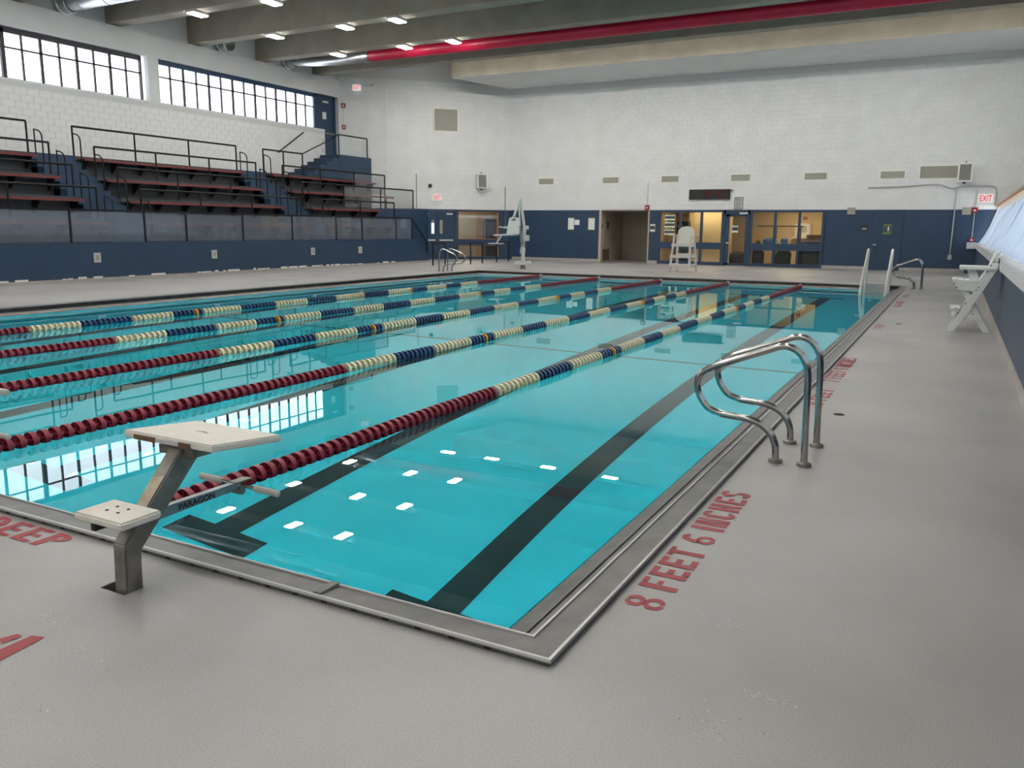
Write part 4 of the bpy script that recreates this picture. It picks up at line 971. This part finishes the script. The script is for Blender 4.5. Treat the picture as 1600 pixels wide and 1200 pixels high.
# ================================================================== STARTING BLOCKS
def starting_block():
    X0 = -1.845
    t = thing('starting_block', 'x', 'starting block', (X0, -.295, 0))
    hw = .04
    prof = [(-.335, -.10), (-.255, -.10), (-.247, .163), (.105, .522), (-.005, .56), (-.325, .208)]
    MB().prism(prof, lambda u, v, s: (s, u, v), X0 - hw, X0 + hw).build('post', 'steel_dull', t, bevel=.006)
    # paler beige patch partway up the sloping rear face
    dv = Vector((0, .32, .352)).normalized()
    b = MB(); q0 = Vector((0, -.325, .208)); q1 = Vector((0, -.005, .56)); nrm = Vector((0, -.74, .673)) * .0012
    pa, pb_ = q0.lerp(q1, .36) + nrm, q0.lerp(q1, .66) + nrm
    b.face([(X0 - .033, pa.y, pa.z), (X0 + .033, pa.y, pa.z), (X0 + .033, pb_.y + .012, pb_.z + .012), (X0 - .033, pb_.y, pb_.z)]); b.build('pale_patch', 'steel_beige', t)
    # slightly sunken pocket in the deck
    b = MB(); x0_, x1_, y0_, y1_ = X0 - .115, X0 + .042, -.350, -.252
    b.box((x0_ - .004, y0_ - .004, -.13), (x1_ + .004, y1_ + .004, -.10)); b.box((x0_ - .004, y0_, -.10), (x0_ + .004, y1_, -.001)); b.box((x1_ - .001, y0_, -.10), (x1_ + .004, y1_, -.001)); b.box((x0_, y0_ - .004, -.10), (x1_, y0_ + .004, -.001)); b.box((x0_, y1_ - .001, -.10), (x1_, y1_ + .004, -.001))
    b.build('floor_pocket', 'steel_dull', t)
    # top plate, sloping forward
    b = MB(); za, zb_ = .602, .560; th = .034
    pl = [(-.285, -.03), (.285, -.03), (.285, .385), (-.285, .385)]
    def P(u, v, s): return (X0 - .03 + u, v, za + (zb_ - za) * (v + .03) / .415 - th * (1 - s))
    b.prism(pl, P, 0, 1); tp = b.build('top_platform', 'block_white', t, bevel=.007)
    b = MB(); b.prism([(-.04, .165), (0, .175), (.05, .16), (0, .185)], lambda u, v, s: (X0 - .03 + u, v, za + (zb_ - za) * (v + .03) / .415 + .0015 * s), 0.2, 1); b.build('worn_mark', 'black_ink', tp)
    # rusty frame visible under the rear edge
    MB().box((X0 - .24, -.036, .568), (X0 - .10, -.0295, .590)).build('rear_frame', 'rust', tp); MB().box((X0 + .05, -.036, .568), (X0 + .12, -.0295, .590)).build('rear_frame', 'rust', tp)
    b = MB(); b.box((X0 - .1, -.034, .570), (X0 + .05, -.0295, .587)); b.build('rear_label', 'sign_grey', tp)
    b = MB(); b.box((X0 - .12, .0, .515), (X0 + .1, .3, .552)); b.build('plate_frame', 'steel_dull', t)
    # rear step
    b = MB(); b.prism([(-.155, -.41), (.145, -.41), (.145, -.215), (-.155, -.215)], lambda u, v, s: (X0 + u, v, .318 + .034 * s), 0, 1); sp = b.build('rear_step', 'block_white', t, bevel=.008)
    for u, v in ((-.04, -.33), (.03, -.33), (-.04, -.28), (.03, -.28)): MB().lathe([(0, .0025), (.007, .0025), (.007, -.001)], lambda x, y, h: (X0 - .01 + u + x, v + y, .352 + h), 8).build('bolt', 'black_ink', sp)
    MB().box((X0 - .06, -.40, .285), (X0 - .035, -.28, .318)).build('step_bracket', 'joint_dark', t)
    # bar with backstroke grips
    b = MB(); b.prism([(-.16, .262), (.335, .272), (.335, .306), (-.14, .310)], lambda u, v, s: (s, u, v), X0 - .015, X0 + .025); bar = b.build('grip_bar', 'steel_bar', t, bevel=.003)
    text_mesh('lettering', 'PARAGON', .028, 'black_ink', lambda x, y, d_: (X0 + .0262, -.035 + x, .273 + y), width=.205, bold=.035).build('lettering', 'black_ink', bar)
    b = MB(); b.tube([(X0 - .26, .345, .29), (X0 + .25, .345, .278)], .009, 10); b.build('cross_rod', 'chrome', t, smooth=True)
    for s0, s1 in ((-.265, -.115), (.10, .255)):
        b = MB(); za_ = lambda s: .29 - .012 * (s + .26) / .51
        b.tube([(X0 + s0, .345, za_(s0)), (X0 + s0 + .006, .345, za_(s0)), (X0 + s1 - .004, .345, za_(s1)), (X0 + s1, .345, za_(s1))], [.010, .0165, .0165, .012], 12); b.build('hand_grip', 'handle_white', t, smooth=True)
    b = MB(); b.tube([(X0 - .02, .33, .265), (X0 + .035, .33, .265)], .022, 12); b.build('clamp', 'steel_dull', t, smooth=True)
    b = MB(); b.prism([(-.02, .30), (.03, .30), (.03, .40), (-.02, .39)], lambda u, v, s: (X0 + u, v, .302 + .008 * s), 0, 1); b.build('end_cap', 'steel_dull', t)
    return t
sb1 = starting_block(); sb2 = copy_tree(sb1)
sb2.location.x -= 2.134
sb1['label'] = 'white topped steel starting block in the end lane by the pool corner'
sb2['label'] = 'white topped starting block in the lane beyond the end lane block'

# ================================================================== RAILS, LADDER
HP = [(.197, 0), (.195, .08), (.185, .13), (.155, .19), (.09, .245), (-.0, .275), (-.10, .283), (-.19, .292), (-.275, .325), (-.335, .40), (-.357, .48), (-.335, .555), (-.265, .605), (-.104, .672), (.10, .752), (.185, .783), (.255, .778), (.315, .735), (.352, .66), (.365, .56), (.37, .337), (.381, 0)]
def hoop(label, x, y, flip=1, name='grab_rail', grp=None):
    t = thing(name, label, 'grab rail', (x, y, 0), grp)
    pts = smooth_path([(x + flip * (u), y, v) for u, v in HP], 4)
    MB().tube(pts, .0235, 14).build('tube', 'chrome', t, smooth=True)
    for u in (.197, .381):
        b = MB(); b.lathe([(0, .03), (.027, .03), (.045, .022), (.048, .010), (.048, .0)], lambda a, c, h: (x + flip * u + a, y + c, h), 16); b.build('escutcheon', 'steel_dull', t, smooth=True)
hoop('polished steel grab rail nearest the eight feet six marking', 0, 3.10)
hoop('polished steel grab rail of the pool-side pair beyond the first', 0, 3.66)
hoop('steel grab rail at the far corner behind the white steps', .02, 22.55)
hoop('steel grab rail at the far corner next to far deck', .02, 23.0)
hoop('steel grab rail across the pool below the double doors, nearer the blocks', -14.42, 22.0, -1)
hoop('steel grab rail across the pool below the double doors, nearer the lift', -14.42, 22.55, -1)
# white steps unit at the far end
ld = thing('pool_steps', 'white removable pool steps with tall side rails at far end', 'pool steps', (-.7, 22.3, -.1))
for x in (-1.02, -.40):
    MB().tube([(x, 21.0, -.7), (x, 21.6, .15), (x, 22.75, 1.0), (x, 22.85, 1.03), (x, 22.9, .98), (x, 22.6, .1), (x, 22.45, -1.2)], .035, 10).build('side_rail', 'plastic_white', ld, smooth=True)
    MB().tube([(x, 21.9, .35), (x, 22.65, .35)], .025, 8).build('side_bar', 'plastic_white', ld, smooth=True)
for k in range(4):
    MB().box((-1.0, 22.72 - .42 * k, .05 - .27 * k), (-.42, 23.22 - .42 * k, .09 - .27 * k)).build('tread', 'sign_grey' if k == 0 else 'plastic_white', ld)
MB().box((-1.0, 22.70, -.14), (-.42, 22.73, .06)).build('back_panel', 'sign_grey', ld)
# black U rails on the left deck
for lbl, p0, p1 in (('black guard rail on the deck next to the stair handrail', (-17.5, 25.7), (-16.85, 25.6)), ('black guard rail on the deck before the lobby window', (-16.95, 27.75), (-17.05, 28.9)), ('black guard rail on the deck behind the lift chair', (-17.17, 30.4), (-17.15, 31.5))):
    t = thing('guard_rail', lbl, 'railing', (*p0, 0))
    for q in (p0, p1): MB().tube([(*q, 0), (*q, .90)], .03, 8).build('post', 'rail_black', t, smooth=True)
    MB().tube([(*p0, .90), (*p1, .90)], .03, 8).build('top_rail', 'rail_black', t, smooth=True)

# ================================================================== LIFEGUARD CHAIRS
def chair_tall():
    x0, x1, yf = -8.10, -7.36, 27.2
    cx = (x0 + x1) / 2; t = thing('lifeguard_chair', 'tall cream lifeguard chair with rounded back before the office', 'chair', (cx, yf, 0))
    m = 'plastic_white'
    for s in (-1, 1):
        MB().beam((cx + s * .37, yf, 0), (cx + s * .31, yf + .18, 1.02), .07, .09, (0, 1, 0)).build('front_leg', m, t, bevel=.01)
        MB().beam((cx + s * .37, yf + .95, 0), (cx + s * .31, yf + .62, 1.35), .07, .09, (0, 1, 0)).build('rear_leg', m, t, bevel=.01)
        MB().beam((cx + s * .345, yf + .12, .95), (cx + s * .345, yf + .75, .95), .05, .09).build('seat_rail', m, t, bevel=.008)
        MB().beam((cx + s * .36, yf + .05, .56), (cx + s * .36, yf + .8, .56), .05, .09).build('side_rail', m, t, bevel=.008)
        MB().beam((cx + s * .37, yf + .02, .25), (cx + s * .37, yf + .88, .25), .05, .09).build('side_rail', m, t, bevel=.008)
        MB().beam((cx + s * .31, yf + .17, 1.0), (cx + s * .31, yf + .22, 1.33), .06, .07, (0, 1, 0)).build('arm_post', m, t, bevel=.008)
        MB().box((cx + s * .40 - .09, yf + .10, 1.32), (cx + s * .40 + .09, yf + .75, 1.36)).build('armrest', m, t, bevel=.01)
    for z, y in ((.25, yf + .0), (.56, yf + .05)):
        MB().box((cx - .38, y - .05, z - .05), (cx + .38, y + .14, z + .05)).build('step', m, t, bevel=.01)
    MB().box((cx - .36, yf + .12, .98), (cx + .36, yf + .7, 1.03)).build('seat', m, t, bevel=.012)
    MB().box((cx - .36, yf + .09, .92), (cx + .36, yf + .13, 1.03)).build('seat_apron', m, t, bevel=.008)
    poly = [(-.29, 1.02), (.29, 1.02), (.31, 1.42)] + [(.31 * math.cos(a), 1.44 + .21 * math.sin(a)) for a in [PI * j / 14 for j in range(15)]] + [(-.31, 1.42)]
    MB().prism(poly, lambda u, v, s: (cx + u, yf + .62 + (v - 1.02) * .14 + .035 * s, v), 0, 1).build('backrest', m, t, bevel=.008)
    MB().beam((cx - .33, yf + .7, .62), (cx + .33, yf + .7, .62), .04, .09).build('rear_rail', m, t, bevel=.006)
chair_tall()
def chair_side():
    y0, y1 = 12.15, 12.85
    t = thing('lifeguard_chair', 'grey white crossed-leg lifeguard chair against the right wall', 'chair', (1.45, 12.5, 0))
    m = 'chair_grey'; F = lambda u, v, s: (u, s, v)
    for y in (y0, y1 - .05):
        a = y if y == y0 else y; w = .05
        MB().prism([(1.165, 0), (1.262, 0), (1.29, .045), (1.345, .12), (1.762, .985), (1.765, 1.07), (1.69, 1.085)], F, a, a + w).build('back_leg', m, t, bevel=.006)
        o2 = -.05 if y == y0 else .05
        MB().prism([(1.655, 0), (1.757, 0), (1.47, .52), (1.35, .70), (1.245, .70), (1.29, .64), (1.40, .47), (1.60, .08), (1.625, .04)], F, a - o2, a + w - o2).build('front_leg', m, t, bevel=.006)
        MB().prism([(1.35, .965), (1.475, .965), (1.56, .74), (1.53, .60), (1.46, .62)], F, a - o2, a + w - o2).build('arm_post', m, t, bevel=.006)
        MB().prism([(1.17, .785), (1.50, .77), (1.52, .62), (1.38, .64), (1.25, .645)], F, a + w * .5 - .02, a + w * .5 + .02).build('seat_side', m, t, bevel=.004)
        MB().box((1.245, a - .03, .962), (1.735, a + w + .03, 1.01)).build('armrest', m, t, bevel=.008)
        MB().prism([(1.34, .20), (1.62, .20), (1.60, .275), (1.36, .275)], F, a + .01, a + w - .01).build('brace', m, t, bevel=.004)
        for u, v in ((1.20, .745), (1.235, .685), (1.53, .70), (1.50, .655), (1.62, .935), (1.665, 1.035), (1.38, .445), (1.255, .355), (1.29, .285), (1.50, .285)):
            if y == y0: MB().lathe([(0, -.004), (.012, -.004), (.012, .002)], lambda p_, q_, h: (u + p_, y0 - (.052 if u in (1.53, 1.5) else 0) + h, v + q_), 8).build('bolt', 'steel_dull', t)
    for k in range(4):
        MB().box((1.16 + .085 * k, y0 + .0, .785 - .008 * k), (1.235 + .085 * k, y1, .815 - .008 * k)).build('seat_slat', m, t, bevel=.006)
    for k in range(4):
        u = 1.54 + .055 * k; v = .80 + .115 * k
        MB().prism([(u, v), (u + .03, v - .01), (u + .082, v + .1), (u + .052, v + .11)], F, y0 + .06, y1 - .06).build('back_slat', m, t, bevel=.006)
    MB().prism([(1.66, 1.06), (1.715, 1.225), (1.74, 1.225), (1.70, 1.05)], F, y0 + .06, y1 - .06).build('back_slat', m, t, bevel=.006)
    MB().box((1.17, y0 + .02, .335), (1.31, y1 - .02, .365)).build('foot_step', m, t, bevel=.006)
    MB().box((1.20, y0 + .05, .22), (1.24, y1 - .05, .26)).build('cross_bar', m, t)
    MB().box((1.55, y0 + .05, .22), (1.60, y1 - .05, .26)).build('cross_bar', m, t)
    t.location.x -= .035
chair_side()

# ================================================================== POOL LIFT
LFX, LFY = -13.40, 25.7
pl_ = thing('pool_lift', 'white pool lift with hanging seat and tall mast', 'pool lift', (LFX, LFY, 0))
m = 'lift_white'
b = MB(); b.lathe([(.0, .0), (.13, .0), (.13, .02), (.09, .03), (.09, .15), (0, .15)], lambda x, y, h: (LFX + x, LFY + y, h), 14); b.build('base_post', 'steel_dull', pl_, smooth=True)
MB().box((LFX - .29, LFY - .2, .15), (LFX + .27, LFY + .2, .29)).build('base_box', m, pl_, bevel=.02)
b = MB(); b.tube([(LFX, LFY, .28), (LFX, LFY, .62)], .07, 14); b.tube([(LFX - .02, LFY, .58), (LFX - .01, LFY, .80)], .1, 14); b.build('pivot', m, pl_, smooth=True)
MB().beam((LFX - .02, LFY, .72), (LFX + .06, LFY, 1.58), .11, .13, (0, 1, 0)).build('mast_lower', m, pl_, bevel=.015)
MB().beam((LFX + .06, LFY, 1.50), (LFX - .15, LFY, 2.62), .09, .10, (0, 1, 0)).build('mast_upper', m, pl_, bevel=.015)
b = MB(); b.tube([(LFX - .02, LFY - .1, .9), (LFX - .15, LFY - .1, 2.4)], .032, 10); b.build('actuator', m, pl_, smooth=True)
b = MB(); b.tube([(LFX - .0, LFY - .1, .9), (LFX - .10, LFY - .1, 1.6)], .05, 10); b.build('actuator_motor', 'steel_bar', pl_, smooth=True)
MB().box((LFX + .09, LFY - .1, 1.48), (LFX + .22, LFY + .06, 1.62)).build('battery_box', m, pl_, bevel=.02)
MB().box((LFX + .08, LFY - .1, 1.05), (LFX + .24, LFY + .08, 1.27)).build('control_box', m, pl_, bevel=.02)
b = MB(); b.tube([(LFX - .15, LFY, 2.62), (LFX - .17, LFY - .05, 2.45), (LFX - .27, LFY - .1, 2.15), (LFX - .36, LFY - .15, 1.85)], .055, 10); b.build('arm', m, pl_, smooth=True)
poly = [(-.64, 1.27), (-.08, 1.29), (-.07, 1.62), (-.15, 1.88), (-.22, 1.93), (-.50, 1.93), (-.56, 1.88), (-.60, 1.6)]
bk = MB().prism(poly, lambda u, v, s: (LFX + u, LFY - .18 + .05 * s + (v - 1.3) * .12, v), 0, 1).build('seat_back', m, pl_, bevel=.015)
MB().box((LFX - .44, LFY - .155, 1.81), (LFX - .28, LFY - .12, 1.84)).build('hand_slot', 'sign_black', bk)
MB().prism([(-.96, 1.22), (-.10, 1.26), (-.10, 1.32), (-.96, 1.28)], lambda u, v, s: (LFX + u, s, v), LFY - .62, LFY - .15).build('seat', m, pl_, bevel=.02)
MB().box((LFX - .5, LFY - .63, 1.19), (LFX - .12, LFY - .16, 1.23)).build('seat_base', 'bag_blue', pl_)
for y in (LFY - .60, LFY - .22):
    MB().beam((LFX - .62 + (.0 if y < LFY - .4 else -.2), y, 1.22), (LFX - .82 + (.0 if y < LFY - .4 else -.2), y, .97), .05, .05).build('foot_bar', m, pl_, bevel=.01)
MB().box((LFX - 1.16, LFY - .66, .92), (LFX - .72, LFY - .18, .96)).build('footrest', m, pl_, bevel=.012)
for y, u in ((LFY - .62, -.12), (LFY - .15, -.60)):
    MB().beam((LFX + u, y, 1.52), (LFX + u - .34, y - .05, 1.57), .05, .05).build('armrest', m, pl_, bevel=.012)
# lane rope end pads seen at far gutter are the anchors

# ================================================================== DEPTH MARKINGS
def glyph(ch):
    q = []; T = .205
    def bar(x0, y0, x1, y1): q.append([(x0, y0), (x1, y0), (x1, y1), (x0, y1)])
    def par(x0, y0, x1, y1, w): q.append([(x0, y0), (x0 + w, y0), (x1 + w, y1), (x1, y1)])
    def arcs(cx, cy, rx, ry, a0, a1, t=T, n=9):
        a0, a1 = math.radians(a0), math.radians(a1)
        for k in range(n):
            p0, p1 = a0 + (a1 - a0) * k / n, a0 + (a1 - a0) * (k + 1) / n
            q.append([(cx + rx * math.cos(p0), cy + ry * math.sin(p0)), (cx + rx * math.cos(p1), cy + ry * math.sin(p1)), (cx + (rx - t) * math.cos(p1), cy + (ry - t * .8) * math.sin(p1)), (cx + (rx - t) * math.cos(p0), cy + (ry - t * .8) * math.sin(p0))])
    w = .52
    if ch == 'F': bar(0, 0, T, 1); bar(T + .03, .86, w, 1); bar(T + .03, .45, w - .1, .6)
    elif ch == 'E': bar(0, 0, T, 1); bar(T + .03, .82, w, 1); bar(T + .03, .41, w - .04, .59); bar(T + .03, 0, w, .18)
    elif ch == 'T': bar(w / 2 - T / 2, 0, w / 2 + T / 2, 1); bar(-.02, .85, w / 2 - T / 2 - .03, 1); bar(w / 2 + T / 2 + .03, .85, w + .02, 1)
    elif ch == 'I': bar(0, 0, T, 1); w = T
    elif ch == 'N': bar(0, 0, .14, 1); bar(w - .14, 0, w, 1); par(w - .30, 0, .16, 1, .13)
    elif ch == 'H': bar(0, 0, T, 1); bar(w - T, 0, w, 1); bar(T + .02, .43, w - T - .02, .58)
    elif ch == 'C': arcs(.27, .27, .27, .27, 180, 352, n=8); arcs(.27, .73, .27, .27, 8, 180, n=8); bar(0, .27, T, .73)
    elif ch == 'S': arcs(.26, .73, .26, .27, 10, 262, n=10); arcs(.26, .27, .26, .27, -170, 82, n=10)
    elif ch == '8': arcs(.27, .75, .26, .25, 98, 442, .15, 14); arcs(.27, .27, .28, .27, -82, 262, .155, 14)
    elif ch == '6': arcs(.27, .28, .27, .28, -80, 260, .155, 14); arcs(.31, .45, .31, .55, 88, 180, n=6); arcs(.29, .74, .25, .26, 15, 80, n=4)
    elif ch == '7': bar(0, .84, w, 1); par(.10, 0, w - T, .82, T)
    elif ch == 'D': bar(0, 0, T, 1); arcs(.2, .5, .34, .5, -90, 90, n=12)
    elif ch == 'P': bar(0, 0, T, 1); arcs(.2, .73, .33, .27, -90, 90, n=9)
    elif ch == ' ': w = .22
    return q, w
def marking(label, s, origin, du_, dv_, h, length):
    lay = []; x = 0
    for ch in s:
        q, w = glyph(ch); lay.append((q, x)); x += w + .14
    sc = length / (x - .14)
    t = thing('depth_marking', label, 'floor marking', (*origin, 0))
    for q, off in lay:
        if not q: continue
        b = MB()
        for pl in q: b.face([(origin[0] + du_[0] * (off + u) * sc + dv_[0] * v * h, origin[1] + du_[1] * (off + u) * sc + dv_[1] * v * h, .0025) for u, v in pl])
        b.build('letter', 'paint_red', t)
UY, VX = (0, 1), (-1, 0)
marking('red stencilled 8 FEET 6 INCHES along the side of the pool', '8 FEET 6 INCHES', (.215, .60), UY, VX, .17, 1.72)
marking('red stencilled 8 FEET partly behind the grab rail posts', '8 FEET', (.225, 5.15), UY, VX, .15, .85)
marking('red stencilled 7 FEET 6 INCHES beyond the grab rails', '7 FEET 6 INCHES', (.205, 6.45), UY, VX, .17, 1.85)
marking('small red 7 FEET stencil halfway along the side deck', '7 FEET', (.215, 11.7), UY, VX, .13, .9)
marking('faded red 6 FEET 6 INCHES stencil near the white steps', '6 FEET 6 INCHES', (.24, 16.2), UY, VX, .15, 1.6)
marking('faded red 6 FEET stencil nearest the far corner grab rail', '6 FEET', (.24, 19.1), UY, VX, .14, .9)
marking('red stencilled DEEP on the deck beside the starting block', 'DEEP', (-3.18, -.20), (1, 0), (0, 1), .165, .61)
b = MB(); b.face([(-1.80, -.93, .0025), (-1.72, -.915, .0025), (-1.745, -.73, .0025), (-1.80, -.745, .0025)]); b.face([(-1.885, -.83, .0025), (-1.835, -.835, .0025), (-1.825, -.765, .0025), (-1.86, -.765, .0025)])
tag(b.build('floor_marking', 'paint_red'), 'red painted letter end cut off behind the starting block', 'floor marking')
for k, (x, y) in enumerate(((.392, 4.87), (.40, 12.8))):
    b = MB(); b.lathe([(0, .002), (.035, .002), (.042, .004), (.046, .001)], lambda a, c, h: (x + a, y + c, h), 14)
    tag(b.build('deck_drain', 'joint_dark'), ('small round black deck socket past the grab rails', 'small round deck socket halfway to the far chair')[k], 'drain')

for o in list(bpy.data.objects):
    if '_w' in o: del o['_w']
